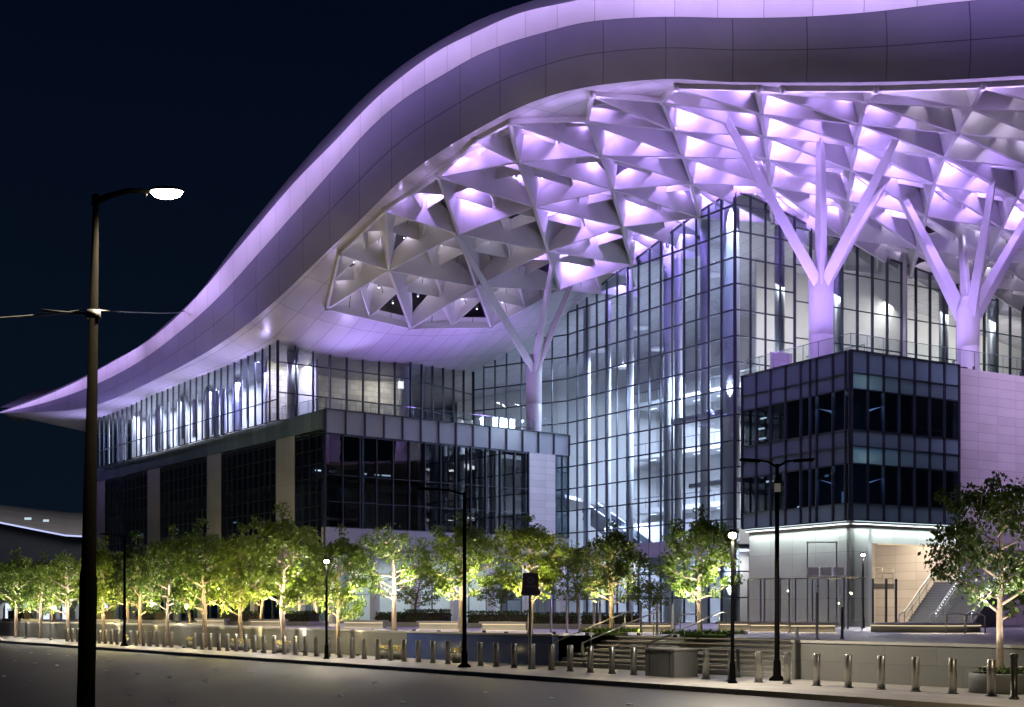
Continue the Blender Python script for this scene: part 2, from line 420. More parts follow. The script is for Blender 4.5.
for i, t in enumerate(ts):
    if PLANT_T[0]-.15 < t < PLANT_T[1]+.15: continue
    if 37.5 < t < 38.5 or 52 < t < 53.5: continue
    loc = SP(t, RNG.normal(0, .015))
    if proto is None: proto = bollard_proto(); o = proto; o.location = loc
    else: o = dup(proto, loc, RNG.random()*6)
    nb += 1
    tl = t_at(464.5, 0)
    if t < PLANT_T[0]: lab = 'steel bollard, %s to the right of the planter box' % ORDW(sum(1 for q in ts if t <= q < PLANT_T[0]-.15))
    elif t < tl: lab = 'steel bollard, %s to the left of the planter box' % ORDW(sum(1 for q in ts if PLANT_T[1]+.15 < q <= t))
    else: lab = 'steel bollard, %s to the left of the dark lamp post by the blue wall' % ORDW(sum(1 for q in ts if tl < q <= t))
    o['label'] = lab

# concrete planter box in the bollard row
pl = thing('planter_box', 'square grey concrete planter box standing in the bollard row by the steps', 'planter', SP(sum(PLANT_T)/2, .45))
b = MB(); c = SP(sum(PLANT_T)/2, .45, .45); hw = (PLANT_T[1]-PLANT_T[0])/2-.35
b.box(c, (*(d1*hw), 0), (*(d2*.55), 0), (0, 0, .46)); b.build('box', 'concrete_dark', pl, bevel=.02)
b = MB(); b.box(c+Vector((0, 0, .47)), (*(d1*(hw+.04)), 0), (*(d2*.59), 0), (0, 0, .03)); b.build('coping', 'concrete', pl, bevel=.01)
bp = MB()
for k_ in (-.33, .33): bp.box(c+Vector((*(d1*hw*2*k_), 0))+Vector((*(-d2*.551), 0)), (*(d1*.012), 0), (*(d2*.004), 0), (0, 0, .44))
bp.build('joint', 'black_paint', pl)
# black post at the right end and a small one on the pavement
def blackpost(px, n, h, r_, lab):
    p = PXS(px, n); o = MB(); o.lathe(p, [(r_*1.5, 0), (r_*1.5, .05), (r_, .07), (r_, h-.12), (r_*1.25, h-.1), (r_*1.25, h-.03), (r_*.4, h)], 14)
    x = o.build('street_post', 'black_paint', loc=p); x['label'] = lab; x['category'] = 'post'
blackpost(1014, -.6, 1.15, .085, 'black round street post at the far right end of the bollard row')
blackpost(738, 1.6, .95, .06, 'short black round post behind the bollards right of the steps')

# ------------------------------------------------------------------ trees
def tree_mesh(seed, h, w, trunk_h, nleaf, leafs, lean=.0, sparse=0.):
    rs = np.random.default_rng(seed)
    T = MB()
    top = Vector((rs.normal(0, .15), rs.normal(0, .15), h*.86))
    spine = [Vector((0, 0, -.1)), Vector((0, 0, .15)), Vector((rs.normal(0, .05), rs.normal(0, .05), trunk_h))]
    spine += [spine[2].lerp(top, f)+Vector((rs.normal(0, .08), rs.normal(0, .08), 0)) for f in (.35, .7)]+[top]
    R0 = .02*h
    T.tube(spine, [R0*1.5, R0*1.05, R0*.8, R0*.55, R0*.3, R0*.08], 9)
    ends = []
    nl = 17
    for i in range(nl):
        f = (i+.5)/nl; z0 = trunk_h*.82+(h*.84-trunk_h)*f*.92
        base = spine[2].lerp(top, max(0, (z0-trunk_h)/(top.z-trunk_h)))
        if z0 < trunk_h: base = Vector((0, 0, z0))
        a = i*2.399+rs.normal(0, .35)
        prof = (.70+.95*f)*(1-f**1.7)*1.02+.10
        L = w*.5*prof*rs.uniform(.8, 1.12)
        tip = base+Vector((math.cos(a)*L, math.sin(a)*L, L*rs.uniform(.30, .75)))
        mid = base.lerp(tip, .5)+Vector((rs.normal(0, .08), rs.normal(0, .08), -.08*L))
        rr = R0*.42*(1-.55*f)
        T.tube([base, mid, tip], [rr, rr*.65, rr*.2], 5); ends += [(mid, .75), (tip, 1.)]
        for k_ in range(3):
            b0 = mid.lerp(tip, rs.uniform(-.3, .6)); a2 = a+rs.normal(0, .9); l2 = L*rs.uniform(.3, .6)
            t2 = b0+Vector((math.cos(a2)*l2, math.sin(a2)*l2, l2*rs.uniform(.2, 1.0)))
            T.tube([b0, t2], [rr*.45, rr*.12], 4, cap=False); ends.append((t2, .85))
    ends.append((top, .8))
    C = MB(); cz = []
    P = np.array([e_[0][:] for e_ in ends]); Wt = np.array([e_[1] for e_ in ends]); Wt = Wt/Wt.sum()
    keep = rs.random(len(ends)) > sparse; Wt = Wt*np.where(keep, 1, .12); Wt /= Wt.sum()
    # clumps
    idx = rs.choice(len(ends), nleaf, p=Wt)
    rad = np.array([rs.uniform(.28, .62)*w/4 for _ in ends])
    for j in idx:
        v = rs.normal(0, 1, 3); v /= np.linalg.norm(v)+1e-6
        rr = rad[j]*rs.random()**.45
        c = P[j]+v*rr*np.array([1.15, 1.15, .85])
        if c[2] < trunk_h*.9 or c[2] > h: continue
        u = rs.normal(0, 1, 3); u /= np.linalg.norm(u); n_ = np.cross(u, rs.normal(0, 1, 3)); n_ /= np.linalg.norm(n_)+1e-6
        s1 = leafs*rs.uniform(.65, 1.35); s2 = s1*rs.uniform(.45, .7)
        C.face([c-u*s1, c-n_*s2+u*s1*.1, c+u*s1, c+n_*s2+u*s1*.1])
    return T, C
PROTO = {}
def tree_proto(key, seed, h, w, th, nleaf, leafs, mat, name='plaza_tree', sparse=0.):
    T, C = tree_mesh(seed, h, w, th, nleaf, leafs, sparse=sparse)
    root = thing(name, 'x', 'tree'); T.build('trunk', 'bark', root); C.build('crown', mat, root); PROTO[key] = [root, False]
for i, (seed, mat) in enumerate([(1, 'leaf_green'), (2, 'leaf_lime'), (3, 'leaf_green'), (4, 'leaf_lime'), (5, 'leaf_dark')]):
    tree_proto('a%d' % i, seed, 7.6, 4.1, 2.0, 6000, .098, mat)
tree_proto('s0', 11, 7.2, 4.2, 2.0, 2600, .095, 'leaf_green', sparse=.45)
tree_proto('big', 12, 7.3, 4.6, 1.9, 6500, .095, 'leaf_dark')
tree_proto('y0', 13, 5.2, 3.6, 1.5, 3000, .09, 'leaf_lime', name='young_tree')
tree_proto('y1', 14, 5.0, 3.4, 1.6, 3000, .09, 'leaf_green', name='young_tree')
WARM = (1., .82, .38); WARMG = (1., .86, .50); COOLW = (1., .93, .80)
def uplight(loc, aim, e_, col, lab, spot=70, grp='tree uplights'):
    root = thing('uplight', lab, 'uplight', loc, grp)
    b = MB(); b.lathe(loc, [(.09, 0), (.09, .10), (.075, .11)], 12); b.build('housing', 'steel_dark', root)
    l_ = MB(); l_.lathe(Vector(loc)+Vector((0, 0, .108)), [(.06, 0), (.06, .006)], 12); l_.build('lens', 'led_warm', root)
    lamp('SPOT', 'uplight_lamp', Vector(loc)+Vector((0, 0, .16)), col, e_*6.5, .06, aim, spot, .7, parent=root)
def put_tree(key, loc, h, lab, rz, lights=2, e_=260, col=WARMG, grp=None, wx=1.):
    pr = PROTO[key]; base_h = {'a': 7.6, 's': 7.2, 'b': 7.3, 'y': 5.1}[key[0]]
    s = h/base_h
    if not pr[1]:
        o = pr[0]; pr[1] = True; o.location = loc; o.rotation_euler = (0, 0, rz); o.scale = (s*wx, s*wx, s); o['label'] = lab
        if grp: o['group'] = grp
    else: o = dup(pr[0], loc, rz, lab, (s*wx, s*wx, s), grp)
    if lights:
        for k_ in range(2):   # unseen point lamps added in the crown to brighten the leaves
            lamp('POINT', 'crown_fill', Vector(loc)+Vector(((-1, 1)[k_]*.75*s, -.55*s, h*(.30, .42)[k_])), col, e_*.95*s*s, .05)
    for k_ in range(lights):
        a = rz+k_*2.2-1.9
        sc_ = .42 if key == 'big' else 1.
        off = Vector(((-1, 1)[k_ % 2]*(1.05 if lights > 1 else .9), -.55-.2*math.sin(a), 0))*sc_
        uplight(Vector(loc)+off, Vector(loc)+Vector((0, 0, h*.66)), e_/lights**.5, col, lab_up(lab, k_, lights), 54)
def lab_up(l, k_, n):
    w_ = l.split(); return 'ground uplight at the foot of the '+' '.join(w_[:7])+(('', ', left one', ', right one')[0 if n == 1 else k_+1])
def tree_at(px, ybase, ytop, n=None, z=0., Y=None):
    if Y is None: p = PXS(px, n, z)
    else: p = Vector(((px-CX)/F*Y, Y, z))
    h = (H+(CY-ytop)/F*p.y-z)*1.07
    return p, h
ROW = 'row of street trees in front of the left wall'
front = [(16, 545, 1.6, 'a0', 'leftmost small uplit tree in the pavement row'), (40, 548, 1.6, 'a2', 'second uplit tree from the left end of the pavement row'),
         (68, 541, 1.6, 's0', 'thin-leaved uplit tree just left of the tall foreground lamp post'), (104, 532, 1.6, 'a1', 'uplit tree just right of the tall foreground lamp post'),
         (140, 528, 1.6, 'a4', 'dark green tree beside the thin unlit lamp post at left'), (167, 520, 1.6, 'a2', 'green uplit tree in front of the second pale pier'),
         (204, 514, 1.6, 'a0', 'green uplit tree below the third pale pier of the podium'), (241, 517, 1.6, 'a3', 'lime green uplit tree between the two largest trees of the left row'),
         (284, 497, 1.6, 'a1', 'tallest yellow-green uplit tree in the pavement row, left of the lit small lamp'), (338, 519, 1.6, 'a2', 'green tree just right of the lit small lamp post')]
for i, (px, yt, n, key, lab) in enumerate(front):
    p, h = tree_at(px, 0, yt, n)
    put_tree(key, p, h, lab, i*1.37+.3, 2, 330, (WARMG, WARM, COOLW)[i % 3] if i > 2 else COOLW, ROW, (.86, .74, .9, .8)[i % 4])
mids = [(394, 512, 4.2, 's0', 'sparse bare-branched tree lit white above the dark wall'), (462, 508, 4.4, 'a0', 'green uplit tree behind the dark lamp post over the blue wall'),
        (530, 508, 4.6, 'a3', 'yellow-green uplit tree behind the purple banner post')]
for i, (px, yt, n, key, lab) in enumerate(mids):
    p, h = tree_at(px, 0, yt, n, PZ); put_tree(key, p, h, lab, 2+i*1.9, 2, 420, COOLW if i == 0 else WARMG, 'trees on the plaza edge')
p, h = tree_at(612, 0, 515, z=PZ, Y=53); put_tree('a4', p, h, 'dark olive tree with lit bare limbs above the broad steps', .4, 2, 330, WARM, 'trees on the plaza edge', 1.0)
p, h = tree_at(700, 0, 500, z=PZ, Y=49); put_tree('a0', p, h, 'bright green tree on a grass bed left of the lit short lamp', 4.0, 2, 420, COOLW, 'trees on the plaza edge', .92)
TREE_R = PXS(1000, 1.45, .6); h = H+(CY-450)/F*TREE_R.y-.6
put_tree('big', TREE_R, h, 'large dark-leaved tree at the right edge with a lit trunk', 1.0, 2, 130, COOLW, None, .8)
young = [(52, 568, 118), (92, 565, 112), (128, 560, 108), (190, 562, 104), (222, 566, 100), (260, 560, 100), (300, 564, 96), (318, 560, 92), (415, 560, 88), (500, 566, 86), (578, 545, 88), (650, 575, 76)]
for i, (px, yt, Y) in enumerate(young):
    p, h = tree_at(px, 0, yt, z=PZ, Y=Y)
    dark = px > 400
    YL = ['young plaza tree farthest left before the lit arcade', 'young plaza tree second from left near the arcade', 'young plaza tree behind the thin unlit lamp post', 'young plaza tree between second and third podium piers',
          'young plaza tree right of the third podium pier', 'young plaza tree left of the tallest pavement tree', 'young plaza tree just right of the tallest pavement tree', 'young plaza tree behind the lit small lamp',
          'young plaza tree right of the sparse bare tree', 'young plaza tree left of the banner post', 'young dark tree at the head of the broad steps', 'young dark tree left of the bright green tree']
    put_tree('y%d' % (i % 2), p, h, YL[i], i*1.7, 0 if dark else 1, 420, WARM, 'young trees at the back of the plaza')

# ================================================================== the convention centre
HALL = thing('convention_hall', 'glass convention hall under a huge wavy white canopy roof lit violet', 'building', (-15.3, 104, PZ))
# ---- canopy edge curves: (frame column, row) -> real points at the eave's plan distance
Cp = [(0,413),(40,412),(80,409),(114,399),(148,383),(180,367),(215,347),(250,322),(285,292),(320,258),(360,220),(401,180),(441,151),(476,130),(511,111),(546,97),(581,88),(616,83),(660,79),(731,82),(802,82.5),(873,82),(944,80),(1015,76),(1120,70),(1500,60)]
Bp = [(0,413),(40,404),(80,391),(114,376),(148,356),(182,330),(216,300),(258,254),(300,207),(335,167),(370,128),(405,98),(441,76),(476,56),(511,42),(546,32),(581,23),(616,19),(660,17),(731,18),(802,17),(873,12),(944,3.5),(980,0),(1120,-14),(1500,-40)]
Ap = [(0,412.4),(40,398),(80,380),(114,361),(148,341),(182,312),(240,246),(300,176),(335,141),(370,104),(405,74),(441,49),(476,32),(511,16),(578,0),(650,-18),(731,-30),(802,-36),(873,-38),(944,-40),(1120,-52),(1500,-80)]
Tp = [(0,411.6),(30,400),(59,388),(89,374),(119,357),(143,344),(162,327),(194,299),(240,238),(300,165),(335,126.6),(370,91.4),(405,63),(441,40),(476,21),(528,2),(578,-14),(650,-34),(731,-48),(802,-56),(944,-62),(1120,-76),(1500,-105)]
Yp = [(0,140),(80,137.5),(114,133.8),(195,116.4),(250,107.5),(320,98),(401,90),(476,83),(546,78),(616,75),(700,72),(873,68),(1015,66),(1120,65),(1500,62)]
def smooth_interp(tab, xs):
    X = np.array([a for a, _ in tab], float); Y = np.array([b for _, b in tab], float)
    m = np.gradient(Y, X)
    i = np.clip(np.searchsorted(X, xs, side='right')-1, 0, len(X)-2)
    h = X[i+1]-X[i]; t = (xs-X[i])/h
    return (2*t**3-3*t**2+1)*Y[i]+(t**3-2*t**2+t)*h*m[i]+(-2*t**3+3*t**2)*Y[i+1]+(t**3-t**2)*h*m[i+1]
xs = np.concatenate([np.linspace(0, 1120, 225), np.linspace(1140, 1500, 19)])
def gs(a):
    k_ = np.array([1, 2, 3, 4, 3, 2, 1.]); k_ /= k_.sum(); b = a.copy(); e_ = np.convolve(np.pad(a, 3, mode='edge'), k_, 'valid'); b[4:-4] = e_[4:-4]; return b
cC, cB, cA, cT = [gs(smooth_interp(q, xs)) for q in (Cp, Bp, Ap, Tp)]
yC = gs(smooth_interp(Yp, xs))
sm = np.clip(xs/150., 0, 1); sm = sm*sm*(3-2*sm)
def curve(rows, ys): return [W(a, b, c) for a, b, c in zip(xs, rows, ys)]
EC = curve(cC, yC); EB = curve(cB, yC*(1-.042*sm)); EA = curve(cA, yC*(1-.050*sm)); ET = curve(cT, yC*(1-.030*sm))
# ---- soffit height surface (thin-plate spline)
ctl = [tuple(EC[i]) for i in range(0, len(EC), 8)]
ctl += [(-20.1,109.2,25.0),(-9.4,117.3,25.0),(-47,146,24.3),(-34,127.8,24.6),(-3.86,126,25.8),(60,125,28),(66,80,29),(10,150,27),(-30,165,25)]
for px, py, Y in [(540,333,122),(570,310,119.8),(606,284,115),(662,241,108.4),(731,193,101.3),(833,240,106.3),(1024,308,118)]: ctl.append(tuple(W(px, py, Y)))
ctl = np.array(ctl)
def tps(P, lam):
    n = len(P); d = np.linalg.norm(P[:, None, :2]-P[None, :, :2], axis=2)
    K = np.where(d > 0, d*d*np.log(d+1e-12), 0)+lam*np.eye(n); Q = np.c_[np.ones(n), P[:, :2]]
    return np.linalg.solve(np.block([[K, Q], [Q.T, np.zeros((3, 3))]]), np.r_[P[:, 2], np.zeros(3)])
tw = tps(ctl, 15.)
def S(x, y):
    d = np.hypot(x-ctl[:, 0], y-ctl[:, 1]); k_ = np.where(d > 0, d*d*np.log(d+1e-12), 0)
    return float(k_@tw[:-3]+tw[-3]+tw[-2]*x+tw[-1]*y)
def hitS(px, py, y0=66., y1=150.):
    prev = None
    for Y in np.arange(y0, y1, .25):
        q = W(px, py, Y); v = q.z-S(q.x, q.y)
        if prev is not None and prev < 0 <= v: return q
        prev = v
# ---- node lattice (regular triangular grid, slightly warped, fitted to the visible star nodes)
obs = {(2,0):(-9.95,101.25),(1,1):(-5.0,88.5),(2,1):(-4.4,97.25),(3,1):(-2.5,108),(0,2):(-.5,82.25),(1,2):(.2,89),(2,2):(1.5,95.5),(3,2):(2.9,104.5),
       (0,3):(4.9,83),(1,3):(6.1,88.75),(2,3):(7.5,96.75),(3,3):(9,104),(4,3):(10.5,112),(-1,4):(9,77.5),(0,4):(10.8,83.75),(1,4):(12.3,90.5),(2,4):(14.1,97.75),(3,4):(15.2,104.75)}
Am = np.array([[1, i, j, j*j, i*j] for i, j in obs]); Bm = np.array(list(obs.values()))
cf = np.linalg.lstsq(Am, Bm, rcond=None)[0]
def node(i, j):
    if j <= 4: return np.array([1, i, j, j*j, i*j])@cf
    p4 = np.array([1, i, 4, 16, i*4])@cf; v = np.array([6.1, .35])
    return p4+v*(j-4)
outC = np.array([(p.x, p.y) for p in EC])
def eave_dist(p):
    """signed distance inside the eave (positive under the roof)"""
    d = np.hypot(outC[:, 0]-p[0], outC[:, 1]-p[1]); k_ = int(d.argmin())
    a = outC[max(0, k_-1)]; b = outC[min(len(outC)-1, k_+1)]; t_ = b-a
    cr_ = t_[0]*(p[1]-a[1])-t_[1]*(p[0]-a[0])
    return d[k_]*(1 if cr_ > 0 else -1)
def Vn(i, j):
    p = node(i, j); return Vector((p[0], p[1], S(p[0], p[1])))
# hall glass line in plan
HG = [(-9.4,117.3),(-3.86,126),(-.5,123.9),(2.4,121.8),(5.3,119.8),(17.7,101.0),(48.9,119.0),(64,127.7)]
def behind_glass(p):
    """metres behind the hall's glass, negative in front (outside)"""
    x, y = p
    if x < 17.7:
        a, b = np.array((5.3,119.8)), np.array((17.7,101.))
        n = np.array((.835,.55))
    else:
        a, b = np.array((17.7,101.)), np.array((48.9,119.)); n = np.array((-.5,.866))
    return float((np.array(p)-a)@n)
NODES = {}
for j in range(-1, 12):
    for i in range(-8, 8):
        p = node(i, j)
        if p[0] > 62: continue
        ed = eave_dist(p)
        if ed < .9:
            if ed < -6.2: continue
            d_ = np.hypot(outC[:, 0]-p[0], outC[:, 1]-p[1]); k_ = int(d_.argmin()); a_ = outC[max(0, k_-1)]; b_ = outC[min(len(outC)-1, k_+1)]
            tt = (b_-a_)/np.hypot(*(b_-a_)); p = outC[k_]+np.array([-tt[1], tt[0]])*.9
        if j <= 0 and i > 3: continue
        if j in (1, 2) and i > 4: continue
        if j == -1 and i > 2: continue
        if behind_glass(p) > 5.0: continue
        NODES[(i, j)] = Vector((p[0], p[1], S(p[0], p[1])))
TRI = []
for (i, j) in NODES:
    for q in (((i, j), (i+1, j), (i+1, j+1)), ((i, j), (i+1, j+1), (i, j+1))):
        if all(n in NODES for n in q):
            a, b, c = [NODES[n] for n in q]
            if (b.x-a.x)*(c.y-a.y)-(b.y-a.y)*(c.x-a.x) < -4: TRI.append(q)
used = {n for t_ in TRI for n in t_}
edge_cnt = {}
for t_ in TRI:
    for a, b in ((0, 1), (1, 2), (2, 0)):
        k_ = tuple(sorted((t_[a], t_[b]))); edge_cnt[k_] = edge_cnt.get(k_, 0)+1
# ---- smooth soffit between the eave and the lattice: constrained triangulation
bound = [Vector((p.x, p.y)) for p in EC]
if (bound[-1]-Vector((EC[-1].x, EC[-1].y))).length > .1: bound.append(Vector((EC[-1].x, EC[-1].y)))
back = [(70,76),(70,135),(38,136),(10,152),(-34,172),(-52,160)]
V2 = list(bound)+[Vector(b) for b in back]; nB = len(V2)
E2 = [(i, (i+1) % nB) for i in range(nB)]
nid = {}
for n in used: nid[n] = len(V2); V2.append(Vector(NODES[n].xy))
for (a, b), c in edge_cnt.items():
    if c == 1: E2.append((nid[a], nid[b]))
def in_tri(p, a, b, c):
    def s2(u, v, w_): return (u[0]-w_[0])*(v[1]-w_[1])-(v[0]-w_[0])*(u[1]-w_[1])
    d = (s2(p, a, b), s2(p, b, c), s2(p, c, a)); return not (min(d) < 0 and max(d) > 0)
TP = [tuple(tuple(NODES[n].xy) for n in t_) for t_ in TRI]
for X in np.arange(-54, 70, 2.6):
    for Y in np.arange(62, 170, 2.6):
        p = (X+RNG.normal(0, .05), Y+RNG.normal(0, .05))
        if eave_dist(p) < 1.0: continue
        if Y > 172-.6*(X+34) and X > -34: pass
        if any(in_tri(p, *q) for q in TP): continue
        V2.append(Vector(p))
ov, oe, of, _, _, _ = delaunay_2d_cdt(V2, E2, [], 0, 1e-5)
def poly_in(p, poly):
    c = False; j = len(poly)-1
    for i in range(len(poly)):
        if (poly[i][1] > p[1]) != (poly[j][1] > p[1]) and p[0] < (poly[j][0]-poly[i][0])*(p[1]-poly[i][1])/(poly[j][1]-poly[i][1])+poly[i][0]: c = not c
        j = i
    return c
outline = [tuple(v) for v in V2[:nB]]
sof = MB(); used_v = {}
FV = []; FF = []
for f in of:
    c = sum((ov[i] for i in f), Vector((0, 0)))/len(f)
    if not poly_in(c, outline) or any(in_tri(c, *q) for q in TP): continue
    idx = []
    for i in f:
        if i not in used_v:
            used_v[i] = len(FV)
            dq = np.hypot(outC[:, 0]-ov[i].x, outC[:, 1]-ov[i].y); kq = int(dq.argmin())
            FV.append((ov[i].x, ov[i].y, EC[kq].z if dq[kq] < 1e-3 else S(ov[i].x, ov[i].y)))
        idx.append(used_v[i])
    FF.append(tuple(idx[::-1]))
A_ = math.atan2(.798, -.603); ca, sa = math.cos(A_), math.sin(A_)
b0 = 0; sof.v += FV
for f in FF:
    sof.f.append(f); sof.uv.append([(FV[i][0]*ca+FV[i][1]*sa, -FV[i][0]*sa+FV[i][1]*ca) for i in f]); sof.mi.append(0); sof.sm.append(True)
ROOF = sof.build('canopy_roof', 'soffit_panel', HALL)
# top shell
def z_top(p): return S(p[0], p[1])+3.3
tsh = MB(); tv = []
for i, f in enumerate(of):
    c = sum((ov[k_] for k_ in f), Vector((0, 0)))/len(f)
    if not poly_in(c, outline): continue
    def zt(k_):
        p = ov[k_]; d = max(0, eave_dist(p)); return S(p.x, p.y)+.6+2.9*min(1, d/5)
    tsh.face([(ov[k_].x, ov[k_].y, zt(k_)) for k_ in f], None, 0, True)
tsh.build('roof_covering', 'roof_grey', ROOF)
# edge bands
def band(name, lo, hi, mat, nv=4, bulge=0.):
    m_ = MB(); u = 0.
    for i in range(len(lo)-1):
        du = (lo[i+1]-lo[i]).length; hgt = max((hi[i]-lo[i]).length, .01); hg2 = max((hi[i+1]-lo[i+1]).length, .01)
        for k_ in range(nv):
            f0, f1 = k_/nv, (k_+1)/nv
            def P(ii, f): 
                p = lo[ii].lerp(hi[ii], f); return p+Vector((0, -1, -.25))*bulge*math.sin(math.pi*f)*sm[ii]
            m_.face([P(i, f0), P(i+1, f0), P(i+1, f1), P(i, f1)], [(u, f0*4), (u+du, f0*4), (u+du, f1*4), (u, f1*4)], 0, True)
        u += du
    me = m_.build(name, mat, ROOF)
    import bmesh
    bmm = bmesh.new(); bmm.from_mesh(me.data); bmesh.ops.remove_doubles(bmm, verts=bmm.verts, dist=.0005); bmm.to_mesh(me.data); bmm.free()
    return me
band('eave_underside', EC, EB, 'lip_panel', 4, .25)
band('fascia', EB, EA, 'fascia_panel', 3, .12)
band('top_edge', EA, ET, 'roof_grey', 2)
# a dark roof skin from the top edge back over the shell
rb = MB()
for i in range(len(ET)-1):
    def bk(k_): p = ET[k_]; q = EC[k_]; return Vector((p.x, p.y+5.5, p.z-.4))
    rb.face([ET[i], ET[i+1], bk(i+1), bk(i)], None, 0, True)
rb.build('roof_rim', 'roof_grey', ROOF)

# ---- folded coffers inside each lattice triangle: a deep curved shell over the arched rim of each cell
cof = MB(); LIGHTS = []
HP = 1.4
def arch(f): return math.sin(math.pi*min(1, max(0, f)))**.85 if 0 < f < 1 else 0.
def vis_px(p): return CX+p.x/p.y*F, CY-(p.z-H)/p.y*F
seam = MB()
EB1 = {k_ for k_, c_ in edge_cnt.items() if c_ == 1}
inv = {tuple(round(x, 4) for x in NODES[n]): n for n in NODES}
def ekey2(p, q): return tuple(sorted((inv[tuple(round(x, 4) for x in p)], inv[tuple(round(x, 4) for x in q)])))
MID = {}
def mid_node(p, q):
    """secondary node half way along a main edge, lifted above the straight lower chord"""
    k_ = ekey2(p, q); m_ = (p+q)/2
    if k_ not in EB1: m_ = m_+Vector((0, 0, .72))
    return m_
def shell(V3, hc, hole, rr, nsub, rims):
    a, b, c = V3; cen = (a+b+c)/3
    ctr = Vector((cen.x+rr.uniform(-.15, .15), cen.y+rr.uniform(-.15, .15), cen.z+hc))
    for n_, (p, r_) in enumerate(((a, b), (b, c), (c, a))):
        lim = nsub if not (hole and rr.random() < .75) else 1
        rows = []
        for k_ in range(nsub+1):
            f = k_/nsub; prof = 1-(1-f)**1.75; mdl = []
            for w_ in range(5):
                g_ = w_/4; e0 = p.lerp(r_, g_); q = e0.lerp(ctr, .07+.93*f); rim = rims[n_]*arch(g_)
                q.z = e0.z+rim+(ctr.z-e0.z-rim)*prof; mdl.append(q)
            rows.append(mdl)
        base = len(cof.v)
        for row in rows: cof.v += [tuple(x) for x in row]
        for k_ in range(lim):
            for w_ in range(4):
                i_ = base+k_*5+w_
                cof.f.append((i_, i_+5, i_+6, i_+1)); cof.uv.append(None); cof.mi.append(0); cof.sm.append(True)
        if rr.random() < .7: seam.tube([rows[k_][2]+Vector((0, 0, -.03)) for k_ in range(0, lim+1)], .028, 4)
    return ctr, cen
SEC = []
for ti, t_ in enumerate(TRI):
    a, b, c = [NODES[n] for n in t_]
    cen = (a+b+c)/3; px, py = vis_px(cen)
    i0, j0 = t_[0]
    grey = (j0 <= 1 and i0 >= 1 and px < 520 and py > 212) or (px > 850 and py > 225)
    rr = random.Random(ti*31+5)
    ab, bc, ca = mid_node(a, b), mid_node(b, c), mid_node(c, a)
    ea, eb, ec = [(.0 if ekey2(p, q) in EB1 else .55) for p, q in ((a, b), (b, c), (c, a))]
    for sub, rims in (((a, ab, ca), (ea, .35, ec)), ((ab, b, bc), (ea, eb, .35)), ((ca, bc, c), (.35, eb, ec)), ((ab, bc, ca), (.35, .35, .35))):
        hole = rr.random() < (.30 if grey else .09)
        ctr, cn = shell(sub, rr.uniform(1.25, 1.7), hole, rr, 5, rims)
        p_ = vis_px(cn); LIGHTS.append((ctr, cn, grey, p_[0], p_[1], rr))
    SEC += [(ab, bc), (bc, ca), (ca, ab)]
cof.build('coffer_panels', 'coffer', ROOF)
seam.build('panel_seams', 'steel_dark', ROOF, kind='stuff')
# ---- beams: folded ridges from node to node whose flanks widen into petals at mid span
def beam_mesh(a, b, kk=1., lo=.30, w0=.13, w1=.60):
    m_ = MB(); t_ = (b-a); L = t_.length; t_ /= L; x = Vector((t_.y, -t_.x, 0)).normalized(); up = Vector((0, 0, 1))
    N_ = 8; V = []
    for k_ in range(N_+1):
        f = k_/N_; s_ = arch(f)
        p = a.lerp(b, f); w_ = w0+w1*s_*kk; h_ = .10+HP*s_*kk
        V += [p-up*lo+x*w0*.8, p-up*lo-x*w0*.8, p+up*h_-x*w_, p+up*h_+x*w_]
    Fc = []
    for k_ in range(N_):
        o = k_*4
        for s_ in range(4): Fc.append((o+s_, o+(s_+1) % 4, o+4+(s_+1) % 4, o+4+s_))
    Fc += [(3, 2, 1, 0), (N_*4, N_*4+1, N_*4+2, N_*4+3)]
    m_.mesh(V, Fc); return m_
edges = sorted(edge_cnt, key=lambda k_: ((NODES[k_[0]]+NODES[k_[1]])/2).y + (1000 if not (250 < vis_px((NODES[k_[0]]+NODES[k_[1]])/2)[0] < 1060) else 0))
rest = MB()
for n_, k_ in enumerate(edges):
    m_ = beam_mesh(NODES[k_[0]], NODES[k_[1]], .12 if edge_cnt[k_] == 1 else 1.)
    if n_ < 100: m_.build('lattice_beam', 'white_metal', ROOF)
    else: rest.mesh(m_.v, m_.f)
for a, b in SEC:
    m_ = beam_mesh(a, b, .42, .12, .06, .62); rest.mesh(m_.v, m_.f)
rest.build('lattice_beams', 'white_metal', ROOF, kind='stuff')
nod = MB()
for n in sorted(used):
    p = NODES[n]; nod.lathe(p, [(.02, -.42), (.16, -.40), (.2, -.25), (.2, .0)], 10)
nod.build('node_hubs', 'white_metal', ROOF, kind='stuff')
